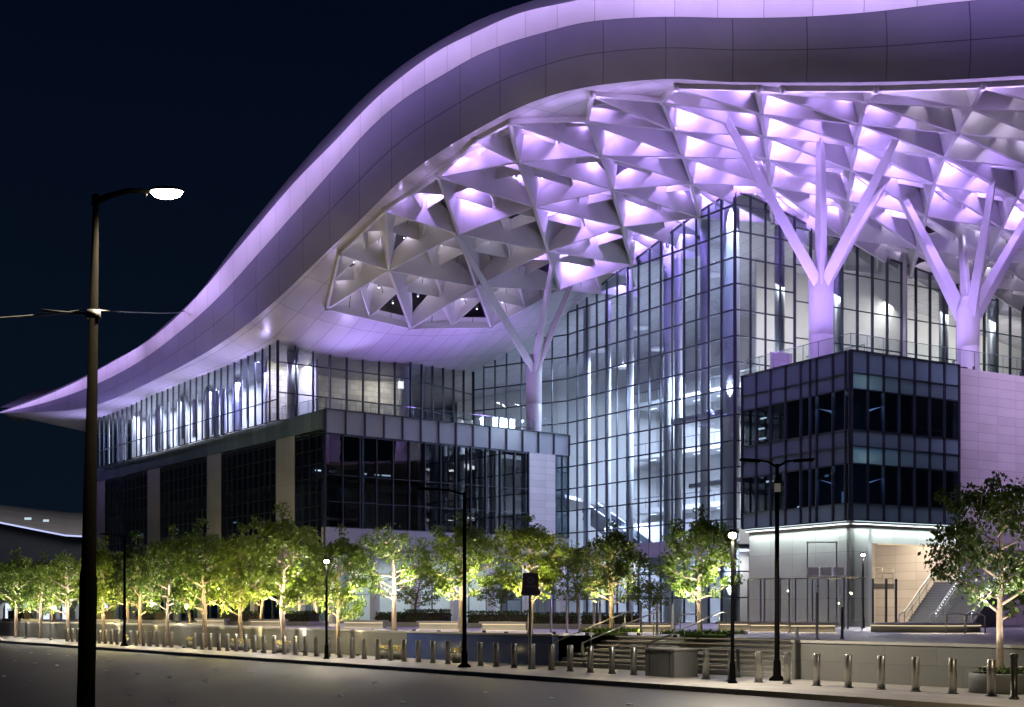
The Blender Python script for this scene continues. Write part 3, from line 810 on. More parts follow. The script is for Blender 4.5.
# ---- spotlights in the coffers
order = sorted(range(len(LIGHTS)), key=lambda q: LIGHTS[q][1].y+(1000 if not (300 < LIGHTS[q][3] < 1040) else 0))
nl = 0; restspots = MB()
for q in order:
    ctr, cen, grey, px, py, rr = LIGHTS[q]
    if px > 1200 or px < 250: continue
    if behind_glass((cen.x, cen.y)) > 2.5: continue
    if px > 1100 or px < 300: continue
    if rr.random() < .12: continue
    d = Vector((rr.uniform(-.35, .35), rr.uniform(-.4, .1), 0))
    p = Vector((cen.x, cen.y, cen.z+.62))+d
    edge_dim = 1.0
    if grey: col, e_ = ((.86, .78, 1.) if px < 600 else (.86, .76, 1.)), (26 if px < 600 else 60)
    else: col, e_ = (.50, .31, 1.), 520*rr.uniform(.4, 1.7)
    if px > 905 and py < 150: e_ *= .22; col = (.85, .72, 1.)
    m_ = MB() if nl < 95 else restspots
    if True:
        m_.lathe(p+Vector((0, 0, -.05)), [(.06, 0), (.09, .04), (.09, .16), (.04, .2)], 8)
        m_.lathe(p+Vector((0, 0, -.085)), [(.045, 0), (.055, .02), (.05, .03)], 8, 1)
        if nl < 95: m_.build('spotlight', ['steel_dark', 'spot_lens'], ROOF)
        nl += 1
    lamp('POINT', 'coffer_lamp', p+Vector((0, 0, .32)), col, e_, .07, parent=ROOF)

restspots.build('spotlights', ['steel_dark', 'spot_lens'], ROOF, kind='stuff')
# ---- unseen point lamps added to brighten the smooth strip along the eave
for i in range(78, len(EC)-20, 5):
    tt = (EC[i+1]-EC[i-1]).normalized(); q = EC[i]+Vector((-tt.y, tt.x, 0)).normalized()*1.1
    if q.x > 36: break
    lamp('POINT', 'eave_fill', (q.x, q.y, S(q.x, q.y)-.9), (.58, .40, 1.), 40 if i > 90 else 18, .05, parent=ROOF)
# ---- tree columns
def tree_column(base, zfork, rad, tops, name='tree_column'):
    T = MB(); b = Vector(base)
    T.lathe(b, [(rad*1.02, 0), (rad, .4), (rad, 2.9), (rad*.985, 2.92), (rad*.985, 2.98), (rad, 3.0), (rad, zfork-b.z-1.6), (rad*1.06, zfork-b.z-.4), (rad*.7, zfork-b.z+.5)], 28)
    o = T.build(name, 'white_metal', HALL)
    for tp in tops:
        tp = Vector(tp); f0 = Vector((b.x, b.y, zfork-.9)); dirh = Vector((tp.x-b.x, tp.y-b.y, 0)); 
        if dirh.length > .1: f0 += dirh.normalized()*rad*.45
        t_ = (tp-f0).normalized(); x = Vector((-dirh.y, dirh.x, 0)).normalized() if dirh.length > .1 else Vector((1, 0, 0)); y = x.cross(t_)
        m_ = MB(); V = []
        for f, s_ in ((0, 1.), (.3, .9), (1, .62)):
            p = f0.lerp(tp, f); w_ = rad*.58*s_; d_ = rad*.76*s_
            V += [p+x*w_, p+y*d_, p-x*w_, p-y*d_]
        Fc = []
        for k_ in range(2):
            for q in range(4): Fc.append((k_*4+q, k_*4+(q+1) % 4, k_*4+4+(q+1) % 4, k_*4+4+q))
        Fc += [(3, 2, 1, 0), (8, 9, 10, 11)]
        m_.mesh(V, Fc); m_.build('branch', 'white_metal', o, bevel=.06)
    return o
TER = 18.5
c1 = W(821, 350, 89); c2 = W(968, 350, 93); c3 = W(534, 400, 118.7)
def up(v):
    best = None
    for a_, b_ in edge_cnt:
        p, q = NODES[a_], NODES[b_]; f = max(0, min(1, (v-p).dot(q-p)/(q-p).length_squared)); w_ = p.lerp(q, f)
        if best is None or (w_-v).length < (best-v).length: best = w_
    return Vector((best.x, best.y, best.z+.05)) if (best-v).length < 2.2 else Vector((v.x, v.y, v.z+.8))
tree_column((c1.x, c1.y, TER), 26.0, .84, [up(hitS(742, 117)), up(hitS(821, 137)), up(hitS(908, 132)), up(hitS(868, 186))])
tree_column((c2.x, c2.y, TER), 24.6, .80, [up(hitS(902, 196)), up(hitS(986, 180)), up(hitS(1050, 192)), up(hitS(945, 240))])
tree_column((c3.x, c3.y, TER), 25.6, .74, [up(hitS(453, 227)), up(hitS(532, 272)), up(hitS(570, 276))])

# ================================================================== glazing
def curtain(name, pts, z0, ztop, glass, mull, dx=1.5, levels=(), fin=(.09, .22), hb=(.07, .12), parent=None, closed=False, heavy=0):
    G = MB(); M = MB()
    for s_ in range(len(pts)-1):
        a, b = Vector(pts[s_]), Vector(pts[s_+1]); L = (b-a).length; n = max(1, round(L/dx)); t_ = (b-a)/L; nn = Vector((t_.y, -t_.x))
        for k_ in range(n):
            p, q = a.lerp(b, k_/n), a.lerp(b, (k_+1)/n)
            zp, zq = ztop(p), ztop(q)
            lv = [z0]+[z for z in levels if z0+.2 < z < min(zp, zq)-.2]
            for li, zz in enumerate(lv):
                if li+1 < len(lv): G.wall(p, q, zz, lv[li+1])
                else: G.wall(p, q, zz, zp, 0, zq)
            mid = (p+q)/2
            for zz in lv[1:]+[z0]: M.bar((p.x, p.y, zz), (q.x, q.y, zz), hb[1], hb[0])
            M.bar((p.x, p.y, zp-.08), (q.x, q.y, zq-.08), hb[1], .14)
        for k_ in range(n+1):
            if k_ == n and s_ < len(pts)-2: continue
            p = a.lerp(b, k_/n); hv = heavy and k_ % heavy == 0
            w_, d_ = (fin[0]*2.2, fin[1]*1.6) if hv else fin
            zt = ztop(p); c = Vector((p.x, p.y, (z0+zt)/2))+Vector((*(nn*.06), 0))
            M.box(c, (*(t_*w_/2), 0), (*(nn*d_/2), 0), (0, 0, (zt-z0)/2))
    g_ = G.build(name, glass, parent or HALL)
    M.build('mullions', mull, g_)
    return g_
zS = lambda p: S(p[0], p[1])+.25
zc = lambda z: (lambda p: z)
# main hall glass
lev = [1.2+2.08*k_ for k_ in range(1, 18)]
hall_w = curtain('hall_glazing', [(-3.86,126),(-.5,123.9),(2.4,121.8),(5.3,119.8),(17.7,101.)], PZ, zS, 'blue_glass', 'mullion', 1.48, lev, (.06, .20), (.11, .14))
hall_c = curtain('hall_glazing', [(17.7,101.),(23.1,104.12)], PZ, zS, 'clear_glass', 'mullion', 1.5, lev, (.07, .2), (.10, .13))
hall_e = curtain('hall_glazing', [(23.1,104.12),(48.9,119.),(60.,125.4)], PZ, zS, 'clear_glass', 'mullion', 1.75, [7.6,12.9,18.6]+[18.6+3.0*k_ for k_ in range(1, 6)], (.11, .24), (.08, .12))
# upper floor over the west podium
UF0 = Vector((-20.1, 109.2)); UFE = UF0+d1*44.3
uf_front = curtain('upper_floor_glazing', [tuple(UF0), (-9.4,117.3), (-3.86,126)], 18.6, lambda p: S(p[0], p[1])+.3, 'clear_glass', 'mullion', 1.78, [21.0, 23.6], (.12, .2), (.09, .12))
uf_side = curtain('upper_floor_glazing', [tuple(UFE), tuple(UF0)], 18.6, lambda p: S(p[0], p[1])+.3, 'clear_glass', 'mullion', 1.45, [20.4], (.06, .16), (.08, .1))
# ---- west podium
P0 = Vector((-15.3, 104.)); PE = Vector((5.3, 119.8)); PS = P0+d1*55.2
def on(a, d, t_): p = Vector(a)+Vector(d)*t_; return p
def slabpart(name, a, b, z0, z1, th, mat, parent=None, zb=None):
    m_ = MB(); m_.slab(a, b, z0, z1, th, 0, zb); return m_.build(name, mat, parent or HALL)
LF = (PE-P0).length
dF = (PE-P0).normalized(); nF = Vector((dF.y, -dF.x))      # outward (towards the street)
pier_t = (21.2, 24.3)
curtain('podium_glazing', [tuple(P0), tuple(on(P0, dF, pier_t[0]-.05))], 9.1, zc(16.8), 'black_glass', 'mullion', 1.62, [11.2, 13.4], (.08, .2), (.06, .1), heavy=0)
curtain('podium_glazing', [tuple(on(P0, dF, pier_t[1]+.05)), tuple(PE)], 9.1, zc(16.8), 'dark_glass', 'mullion', .85, [11.2, 13.4, 15.2], (.06, .16), (.06, .1))
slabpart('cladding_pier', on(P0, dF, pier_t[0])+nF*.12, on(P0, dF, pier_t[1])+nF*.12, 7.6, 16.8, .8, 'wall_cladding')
# glass parapet band
pb = slabpart('parapet', P0+nF*.10, PE+nF*.10, 16.82, 18.7, .22, 'parapet_glass')
mm = MB()
for k_ in range(15):
    p = on(P0, dF, LF*k_/14)+nF*.17; mm.box((p.x, p.y, 17.75), (*(dF*.05), 0), (*(nF*.08), 0), (0, 0, .97))
mm.bar((*(P0+nF*.1), 18.74), (*(PE+nF*.1), 18.74), .3, .07); mm.build('mullions', 'mullion', pb)
slabpart('base_band', P0+nF*.14, PE+nF*.14, 7.5, 9.05, .7, 'pier_cladding')
# side face of the podium, running away along the street
nS = Vector((-d1.y, d1.x)); nS = nS if nS.dot(Vector((-1, -1))) > 0 else -nS
piers = [(5.05, 8.6), (19.9, 23.2), (35.0, 38.5), (51.4, 55.0)]
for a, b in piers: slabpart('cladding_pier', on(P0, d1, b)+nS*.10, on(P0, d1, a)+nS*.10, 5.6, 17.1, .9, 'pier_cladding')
prev = 0.0
for a, b in piers:
    curtain('podium_glazing', [tuple(on(P0, d1, a-.03)), tuple(on(P0, d1, prev+(.03 if prev else 0)))], 5.6, zc(17.0), 'dark_glass', 'mullion', 1.15, [7.4+1.16*k_ for k_ in range(9)], (.06, .14), (.05, .08))
    prev = b
slabpart('parapet', PS+nS*.14, P0+nS*.14, 17.12, 18.7, .22, 'spandrel')
slabpart('base_band', PS+nS*.05, P0+nS*.05, 5.2, 5.58, .6, 'mullion')
# stone band across the foot of the hall glass
nh = Vector((-.835, -.55)); slabpart('base_band', Vector((5.5,119.5))+nh*.16, Vector((17.6,101.15))+nh*.16, 6.8, 8.1, .14, 'pier_cladding')
# ground floors
curtain('ground_floor_glazing', [tuple(P0-nF*2.2), tuple(PE-nF*2.2)], PZ, zc(7.5), 'clear_glass', 'mullion_grey', 2.0, [3.6, 5.4], (.07, .14), (.06, .1))
curtain('ground_floor_glazing', [tuple(PS-nS*2.2), tuple(P0-nS*2.2)], PZ, zc(5.5), 'dark_glass', 'mullion_grey', 2.0, [3.6], (.07, .14), (.06, .1))
cm = []
for k_ in range(7):
    p = on(P0, dF, 1.2+k_*4.1)-nF*.9; m_ = MB(); m_.lathe((p.x, p.y, PZ), [(.42, 0), (.42, 6.35)], 20); m_.build('ground_floor_column', 'interior_white', HALL)
for k_ in range(9):
    p = on(P0, d1, 3+k_*6.0)-nS*.9; m_ = MB(); m_.lathe((p.x, p.y, PZ), [(.38, 0), (.38, 4.2)], 16); m_.build('ground_floor_column', 'interior_white', HALL)
# terraces, floors and inner walls (closed volumes behind the glass)
def plate(name, poly, z, th, mat, parent=None):
    m_ = MB(); n = len(poly)
    m_.face([(x, y, z) for x, y in poly]); m_.face([(x, y, z-th) for x, y in poly][::-1])
    for k_ in range(n):
        a, b = poly[k_], poly[(k_+1) % n]; m_.face([(a[0], a[1], z-th), (b[0], b[1], z-th), (b[0], b[1], z), (a[0], a[1], z)])
    return m_.build(name, mat, parent or HALL)
inn = lambda p, n, d: tuple(Vector(p)-n*d)
back_w = [tuple(PS+Vector((18, 10))), (22, 132)]
plate('terrace_floor', [inn(P0, nF, .2), inn(PE, nF, .2), (3., 127.), back_w[0], inn(PS, nS, .2)], 18.55, .35, 'concrete')
plate('floor_slab', [inn(on(P0, dF, .25), nF, .5), inn(PE, nF, .5), (10, 132), back_w[0], inn(PS, nS, .5)], 13.2, .3, 'interior_floor')
plate('floor_slab', [inn(on(P0, dF, .25), nF, .6), inn(PE, nF, .6), (10, 132), back_w[0], inn(PS, nS, .6)], 7.5, .3, 'interior_floor')
def iwall(a, b, z0, z1, mat='interior_wall', zb=None): m_ = MB(); m_.slab(a, b, z0, z1, .2, 0, zb); return m_.build('interior_wall', mat, HALL)
panelled('wall_fabric', (.46, .43, .38), .9, .5, .8, .03, .75, .25, .5)
# podium interior: dark back walls
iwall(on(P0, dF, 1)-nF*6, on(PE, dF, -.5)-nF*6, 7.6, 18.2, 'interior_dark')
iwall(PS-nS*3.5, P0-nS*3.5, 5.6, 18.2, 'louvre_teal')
# upper floor walls
iwall(UF0-nF*5+dF*1.5, Vector((-9.4,117.3))-nF*5+dF*2, 18.6, 26, 'wall_fabric')
iwall(UFE-nS*4.5, on(UF0, d1, 1.5)-nS*4.5, 18.6, 27, 'interior_wall')
# fins / blinds behind the upper side glazing
fm = MB(); rr = random.Random(4)
t_ = 6.2
while t_ < 44:
    w_ = rr.choice([.10, .16, .3, .5]); p = on(UF0, d1, t_)-nS*rr.uniform(.6, 1.6)
    fm.box((p.x, p.y, 18.7+rr.choice([2.6, 2.7, 2.0])), (*(d1*w_), 0), (*(nS*.04), 0), (0, 0, rr.choice([2.6, 2.2, 1.9]))); t_ += rr.uniform(.55, 2.0)
fm.build('blinds', 'interior_white', HALL)
for t_ in (7.0, 13.5, 20, 26.5, 33, 39.5):
    p = on(UF0, d1, t_)-nS*2.6; m_ = MB(); m_.lathe((p.x, p.y, 18.6), [(.4, 0), (.4, 6.6)], 16); m_.build('interior_column', 'interior_white', HALL)
for t_ in (2.1, 13.6):
    p = on(UF0, d2, t_)-nF*1.3; m_ = MB(); m_.lathe((p.x, p.y, 18.6), [(.5, 0), (.5, 6.6)], 20); m_.build('interior_column', 'interior_white', HALL)
for t_ in (.8, 5.2, 10.4, 14.6, 18.8):
    p = on(P0, dF, t_)-nF*1.4; m_ = MB(); m_.lathe((p.x, p.y, 7.6), [(.34, 0), (.34, 10.4)], 16); m_.build('interior_column', 'interior_white', HALL)
# main hall interior
iwall((15.5,136.5), (34.,109.8), PZ, 39, 'interior_wall')
iwall((-6,140), (15.5,136.5), PZ, 34, 'interior_wall')
iwall((21.5,111.8), (62,135.2), 18.6, 36, 'interior_wall')
iwall((19.0,106.5), (60,130.2), PZ, 18.2, 'interior_wall')
plate('floor_slab', [(18.0,101.7),(60,125.9),(57,134),(20,112.6),(13.6,109.0)], 18.6, .45, 'interior_white')
plate('floor_slab', [(18.0,101.7),(60,125.9),(57,134),(20,112.6),(14.9,107.2)], 12.9, .4, 'interior_white')
plate('floor_slab', [(18.0,101.7),(60,125.9),(57,134),(20,112.6),(15.9,105.8)], 7.6, .4, 'interior_white')
dG = Vector((17.7-5.3, 101-119.8)).normalized(); nG = Vector((.835, .55))    # into the hall
for k_, (t_, r_) in enumerate([(1.2,.34),(4.4,.28),(7.6,.34),(12.6,.46),(14.2,.34),(17.6,.42),(20.2,.38)]):
    p = Vector((5.3,119.8))+dG*t_+nG*(1.3 if k_ != 3 else 1.6); m_ = MB(); m_.lathe((p.x, p.y, PZ), [(r_, 0), (r_, S(p.x, p.y)-PZ+.6)], 18); m_.build('interior_column', 'interior_white', HALL)
p = Vector((17.75,102.6)); m_ = MB(); m_.lathe((p.x, p.y, PZ), [(.62, 0), (.62, S(p.x, p.y)-PZ+1.2)], 24); m_.build('interior_column', 'interior_white', HALL)
dE = Vector((.866,.5)); nE = Vector((-.5,.866))
for t_ in (6, 12.5, 19, 25.5, 32):
    p = Vector((17.7,101))+dE*t_+nE*1.5; m_ = MB(); m_.lathe((p.x, p.y, 18.6), [(.42, 0), (.42, max(3, S(p.x, p.y)-18.6+.5))], 18); m_.build('interior_column', 'mullion_grey', HALL)
# coloured display lights: large hanging ceiling discs in the hall
for k_, (x, y, z, r_) in enumerate([(8.4,124,27.5,.9),(12,119,28.6,.8),(10.6,121.6,25.4,.7),(15,114.5,30.2,.9),(13.5,117.5,26.3,.7),(17.5,110,31.2,.8)]):
    m_ = MB(); m_.lathe((x, y, z), [(r_*.9, 0), (r_, .1), (r_, .18), (r_*.2, .3)], 24); m_.tube([(x, y, z+.25), (x, y, z+6)], .02, 5); m_.build('pendant_disc', 'interior_white', HALL)
# gallery floors along the hall's inner wall
gb, ge = Vector((15.5,136.5)), Vector((33.,111.2)); gd = (ge-gb).normalized(); gn = Vector((gd.y, -gd.x)); gn = gn if gn.dot(Vector((-1, -1))) > 0 else -gn
for z in (7.6, 12.9, 18.6, 24.0):
    plate('gallery_floor', [tuple(gb+gn*.0), tuple(ge), tuple(ge+gn*3.4), tuple(gb+gn*3.4)], z, .5, 'interior_white')
    railing_pts = [(*(gb+gn*3.3), z), (*(ge+gn*3.3), z)]
    m_ = MB(); m_.bar((*(gb+gn*3.3), z+1.1), (*(ge+gn*3.3), z+1.1), .08, .08)
    for k_ in range(16): q = gb.lerp(ge, k_/15)+gn*3.3; m_.bar((*q, z), (*q, z+1.1), .05, .05)
    m_.build('gallery_railing', 'mullion_grey', HALL)
    m_ = MB()
    for k_ in range(9): q = gb.lerp(ge, (k_+.5)/9)+gn*2.0; m_.box((*q, z-.53), (*(gd*.55), 0), (*(gn*.06), 0), (0, 0, .02))
    m_.build('gallery_lights', 'ceiling_strip', HALL)
# escalator
es = MB(); ea, eb = Vector((7.4,121.2,11.2)), Vector((15.6,108.2,3.6))
dirx = (eb-ea); hx = Vector((dirx.x, dirx.y, 0)).normalized(); side = Vector((-hx.y, hx.x, 0))
es.bar(ea, eb, 1.5, .7); E_ = es.build('escalator', 'mullion_grey', HALL)
bl = MB()
for s_ in (-.72, .72):
    bl.bar(ea+side*s_+Vector((0, 0, .85)), eb+side*s_+Vector((0, 0, .85)), .06, 1.0)
    bl.bar(ea+side*s_+Vector((0, 0, 1.4)), eb+side*s_+Vector((0, 0, 1.4)), .14, .12)
bl.build('balustrade', 'mullion_grey', E_)
# white stair wall & screens seen low through the hall glass
iwall((9.5,124.5), (17.0,113.0), PZ+1.0, 10.5, 'interior_white')

# ================================================================== office block (dark glass box)
K = Vector((21.3, 80.)); dl = Vector((-.5, .866)); dr = Vector((.866, .5)); nl_ = Vector((-.866, -.5)); nr_ = Vector((.5, -.866))
KL = K+dl*10.3; KR = K+dr*9.77
rows = [(7.95,9.0,'spandrel_lit','L'),(9.0,11.5,None,''),(11.5,12.6,'spandrel','L'),(12.6,13.65,'spandrel','L'),(13.65,16.2,None,''),(16.2,17.2,'spandrel','L'),(17.2,18.6,'spandrel','L')]
for z0, z1, mat, _ in rows:
    if mat:
        for (a, b, nn, light) in ((KL, K, nl_, False), (K, KR, nr_, True)):
            m_ = MB(); L = (b-a).length; n = 7; dd = (b-a).normalized()
            for k_ in range(n):
                p, q = a+dd*(L*k_/n+.03), a+dd*(L*(k_+1)/n-.03)
                # each pane a slightly different tilt
                tz = RNG.normal(0, .006)
                m_.slab(p+nn*(.02+tz), q+nn*(.02-tz), z0+.03, z1-.03, .06)
            m_.build('spandrel_panel', 'frosted_glass' if light and z0 in (11.5, 16.2) else 'spandrel_lit' if light or mat == 'spandrel_lit' else 'spandrel', HALL)  # right face uses the copy with its light painted in
    else:
        m_ = MB(); m_.wall(KL, K, z0, z1); m_.wall(K, KR, z0, z1); m_.build('office_glazing', 'black_glass', HALL)
mm = MB()
for (a, b, nn) in ((KL, K, nl_), (K, KR, nr_)):
    L = (b-a).length; dd = (b-a).normalized()
    ks = [k_/7 for k_ in range(8)]
    if nn is nl_: ks += [.655, .965]
    else: ks += [.855]
    for k_ in ks:
        p = a+dd*L*k_+nn*.06; mm.box((p.x, p.y, 13.28), (*(dd*.045), 0), (*(nn*.12), 0), (0, 0, 5.34))
    for z in (7.93, 9.0, 11.5, 12.6, 13.65, 16.2, 17.2, 18.62):
        p, q = a+nn*.04, b+nn*.04; mm.bar((p.x, p.y, z), (q.x, q.y, z), .14, .07)
mm.build('office_mullions', 'mullion', HALL)
iw = MB(); a, b, c, d_ = K-nl_*.3-nr_*.3, KL-nl_*.3, KL-nl_*6, KR-nr_*.3
for z in (8.0, 12.55, 18.3):
    plate('floor_slab', [tuple(K-(nl_+nr_)*.25), tuple(KR-nr_*.25-dr*.05), tuple(KR+dl*9-dr*.05), tuple(KL+dr*9), tuple(KL-nl_*.25)], z, .3, 'interior_floor' if z < 18 else 'concrete')
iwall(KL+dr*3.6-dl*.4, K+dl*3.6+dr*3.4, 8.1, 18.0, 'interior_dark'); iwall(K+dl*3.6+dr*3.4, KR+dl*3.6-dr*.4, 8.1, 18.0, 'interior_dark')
# glowing things inside the offices
for (t_, z, w_, h_, dep, em) in ((2.2,9.6,.10,.35,1.5,'tv_glow'),(4.6,11.25,.16,.07,2.4,'tv_glow'),(6.2,9.25,.25,.05,1.5,'led_small'),(8.9,11.2,.35,.06,1.2,'led_small'),(9.3,14.2,.35,.05,.9,'led_small'),(9.4,14.9,.3,.05,.9,'led_small'),(9.2,15.6,.3,.05,.9,'led_small')):
    p = K+dl*t_-nl_*dep; m_ = MB(); m_.box((p.x, p.y, z), (*(dl*w_), 0), (*(nl_*.02), 0), (0, 0, h_)); m_.build('screen', em, HALL)
for z in (16.75, 12.1):
    p = K+dr*1.2-nr_*.9; m_ = MB(); m_.lathe((p.x, p.y, z-.02), [(.14, 0), (.16, .04), (.05, .12)], 12); m_.build('downlight', 'lamp_white', HALL)
    lamp('POINT', 'office_lamp', (p.x, p.y, z-.25), (.62, .92, 1.), 190, .12, parent=HALL)
lamp('AREA', 'office_lamp', (*(K+dl*7-nl_*1.5), 12.2), (.45, .5, 1.), 60, 1, aim=(*(K+dl*7-nl_*.3), 9), sx=5, sy=.4, parent=HALL)
for z in (11.0, 15.6): navy_fill = lamp('AREA', 'office_lamp', (*(K+dl*2.0+dr*2.0), z), (.25, .45, 1.), 140, 1, aim=(*(K+dl*3+dr*3), z-4), sx=4, sy=4, parent=HALL)  # unseen blue area lamps added to turn the black glass navy
# base under the box
bK = K-(nl_+nr_)*.55; bL = KL-nl_*.55; bR = KR-nr_*.55
slabpart('base_wall', bL, bK, PZ, 7.86, .35, 'base_cladding')
pier_w = 1.55; rc_p = bK+dr*2.2; rc_q = bR+dr*.2
slabpart('base_wall', bK, bK+dr*pier_w, PZ, 7.86, .35, 'base_cladding')
slabpart('base_wall', bK+dr*pier_w, bR+dr*1.0, 6.55, 7.86, .35, 'base_cladding')
zz = MB()
for (a, b, nn) in ((bL, bK+nl_*.1, nl_), (bK, bR, nr_)):
    p, q = a+nn*.30, b+nn*.30; zz.bar((p.x, p.y, 7.91), (q.x, q.y, 7.91), .08, .03)
zz.build('light_strip', 'led_cyan', HALL)
lw = MB(); p, q = rc_p+nr_*.2, rc_q+nr_*.2; lw.bar((*p, 6.5), (*q, 6.5), .06, .06); lw.build('light_strip', 'led_warm', HALL)
plate('canopy_underside', [tuple(K+(nl_+nr_)*.0), tuple(KR), tuple(KR+dl*2), tuple(K+dl*2+dr*2), tuple(KL+dr*2), tuple(KL)], 7.945, .02, 'interior_white')
for (a, b, nn) in ((bL, bK, nl_), (bK, bR, nr_)):
    c = (a+b)/2+nn*.42; d0 = (b-a); L = d0.length; ang = math.atan2(d0.y, d0.x)
    o = lamp('AREA', 'cove_lamp', (c.x, c.y, 7.8), (.80, .93, .96), 380, 1, sx=L, sy=.12, parent=HALL)
    o.rotation_euler = (Matrix.Rotation(ang, 3, 'Z') @ Matrix.Rotation(math.radians(-12 if True else 0), 3, 'X')).to_euler()
# recess with the warm stair hall
rc = bK+dr*pier_w; re_ = bR+dr*1.0
slabpart('recess_wall', rc+dl*7.5, re_+dl*7.5, PZ, 7.9, .3, 'interior_wall')
slabpart('recess_wall', re_, re_+dl*7.5, PZ, 7.87, .3, 'wall_cladding')
slabpart('recess_wall', rc+dl*7.5, rc, PZ, 7.86, .3, 'interior_wall')
plate('landing', [tuple(rc+dl*2.6), tuple(re_-dr*3.6+dl*2.6), tuple(re_-dr*3.6+dl*7.4), tuple(rc+dl*7.4)], 4.05, .35, 'stair_stone')
plate('recess_ceiling', [tuple(rc), tuple(re_), tuple(re_+dl*7.5), tuple(rc+dl*7.5)], 7.88, .03, 'interior_wall')
lamp('AREA', 'recess_lamp', (*((rc+re_)/2+dl*3.2), 7.7), (1., .80, .55), 1150, 1, aim=(*((rc+re_)/2+dl*4.5), 1), sx=6, sy=3, parent=HALL)
lamp('AREA', 'recess_lamp', (*((rc+re_)/2+dl*4.6), 4.0), (1., .80, .55), 120, 1, aim=(*((rc+re_)/2+dl*5), 1), sx=5, sy=1.5, parent=HALL)
def railing(name, pts, h, mat, parent, posts=1.5, rails=(1.,), rad=.025, glass=None):
    m_ = MB(); g_ = MB()
    for a, b in zip(pts[:-1], pts[1:]):
        a, b = Vector(a), Vector(b); L = (b-a).length; n = max(1, round(L/posts))
        for f in rails: m_.tube([a+Vector((0, 0, h*f)), b+Vector((0, 0, h*f))], rad, 6)
        for k_ in range(n+1): p = a.lerp(b, k_/n); m_.tube([p, p+Vector((0, 0, h))], rad*.9, 6)
        if glass:
            g_.face([a+Vector((0, 0, .06)), b+Vector((0, 0, .06)), b+Vector((0, 0, h-.04)), a+Vector((0, 0, h-.04))])
    o = m_.build(name, mat, parent)
    if glass: g_.build('railing_glass', glass, o)
    return o
railing('railing', [(*(rc+dl*2.62), 4.06), (*(re_-dr*3.7+dl*2.62), 4.06)], 1.05, 'brushed_steel', HALL, 1.1, (1., .66, .33))
for t_ in (.9, 2.1, 3.0):
    q = rc+dr*t_+dl*.5; m_ = MB(); m_.box((*q, PZ+1.55), (*(dr*.06), 0), (*(dl*.06), 0), (0, 0, 1.55)); m_.build('door_post', 'mullion', HALL)
# stair flight: rises away under the block
sd = Vector((.62, .785)); sn = Vector((.785, -.62)); s0 = Vector((25.7, 76.8)); nst = 17; sw = 2.05
sm_ = MB()
for k_ in range(nst):
    z1 = PZ+(k_+1)*.168; p = s0+sd*(k_*.31+.155); sm_.box((p.x, p.y, (PZ+z1)/2), (*(sd*.153), 0), (*(sn*sw), 0), (0, 0, (z1-PZ)/2))
STR = sm_.build('stair_flight', 'stair_stone', HALL, bevel=.01)
pe = s0+sd*(nst*.31); plate('landing', [tuple(pe-sn*sw), tuple(pe+sn*sw), tuple(pe+sn*sw+sd*6), tuple(pe-sn*sw+sd*6)], PZ+nst*.168-.004, .3, 'stair_stone')
nos = MB()
for k_ in range(nst):
    z1 = PZ+(k_+1)*.168; p = s0+sd*(k_*.31+.02); nos.box((p.x, p.y, z1+.004), (*(sd*.02), 0), (*(sn*sw), 0), (0, 0, .006))
nos.build('nosing', 'brushed_steel', STR)
for side_ in (-1, -.05, 1):
    a = s0+sn*sw*side_; b = a+sd*nst*.31
    z0_, z1_ = PZ+.95, PZ+.95+nst*.168
    m_ = MB(); m_.tube([(*(a-sd*1.0), PZ+.2), (*(a-sd*.9), PZ+.75), (*(a-sd*.4), z0_-.05), (*(a), z0_), (*b, z1_), (*(b+sd*.8), z1_+.02)], .045, 8)
    m_.tube([(*(a), z0_-.4), (*b, z1_-.4)], .03, 6)
    for k_ in range(0, nst+1, 4): q = a+sd*k_*.31; m_.tube([(*q, PZ+k_*.168), (*q, PZ+.95+k_*.168)], .03, 6)
    hr = m_.build('handrail', 'brushed_steel', STR)
    if side_ > -.5:
        e_ = MB()
        for k_ in range(0, nst, 1): q = a+sd*k_*.31; e_.box((*q, PZ+.86+k_*.168), (*(sd*.05), 0), (*(sn*.02), 0), (0, 0, .02))
        e_.build('rail_lights', 'led_small', hr)
lamp('AREA', 'rail_lamp', (*(s0+sd*3), PZ+3.6), (.85, .86, 1.), 14, 1, aim=(*(s0+sd*3), PZ), sx=3, sy=3, parent=HALL)
# east cladding wall and terrace
EW0 = KR+nr_*.02; EW1 = EW0+dr*32
slabpart('cladding_wall', EW0+dr*.06, EW1, 6.4, 18.45, .5, 'wall_cladding')
slabpart('cladding_wall', re_, EW1-nr_*1.2, PZ, 6.38, .4, 'wall_cladding')
plate('terrace_floor', [tuple(EW0-nr_*.5), tuple(EW1-nr_*.5), (58,123.5), (18.2,100.6), tuple(KL+dr*.4), tuple(KL+dr*8)], 18.44, .3, 'concrete')
railing('terrace_railing', [(*(KL-nl_*.25), 18.5), (*(K-(nl_+nr_)*.25), 18.5), (*(EW1-nr_*.3), 18.5)], 1.25, 'mullion_grey', HALL, 1.45, (1.,), .025, 'rail_glass')
railing('terrace_railing', [(*(UF0+nF*.0-nS*.4), 18.6), (*(P0-nF*.5-nS*.4), 18.6), (*(PE-nF*.5), 18.6)], 1.2, 'mullion_grey', HALL, 1.45, (1.,), .025, 'rail_glass')
# violet lit screen wall at the hall corner on the terrace
wl = W(783, 330, 97.5); slabpart('terrace_screen', (wl.x-.6, wl.y+1.0), (wl.x+1.1, wl.y+1.9), 18.5, 22.3, .3, 'wall_cladding')
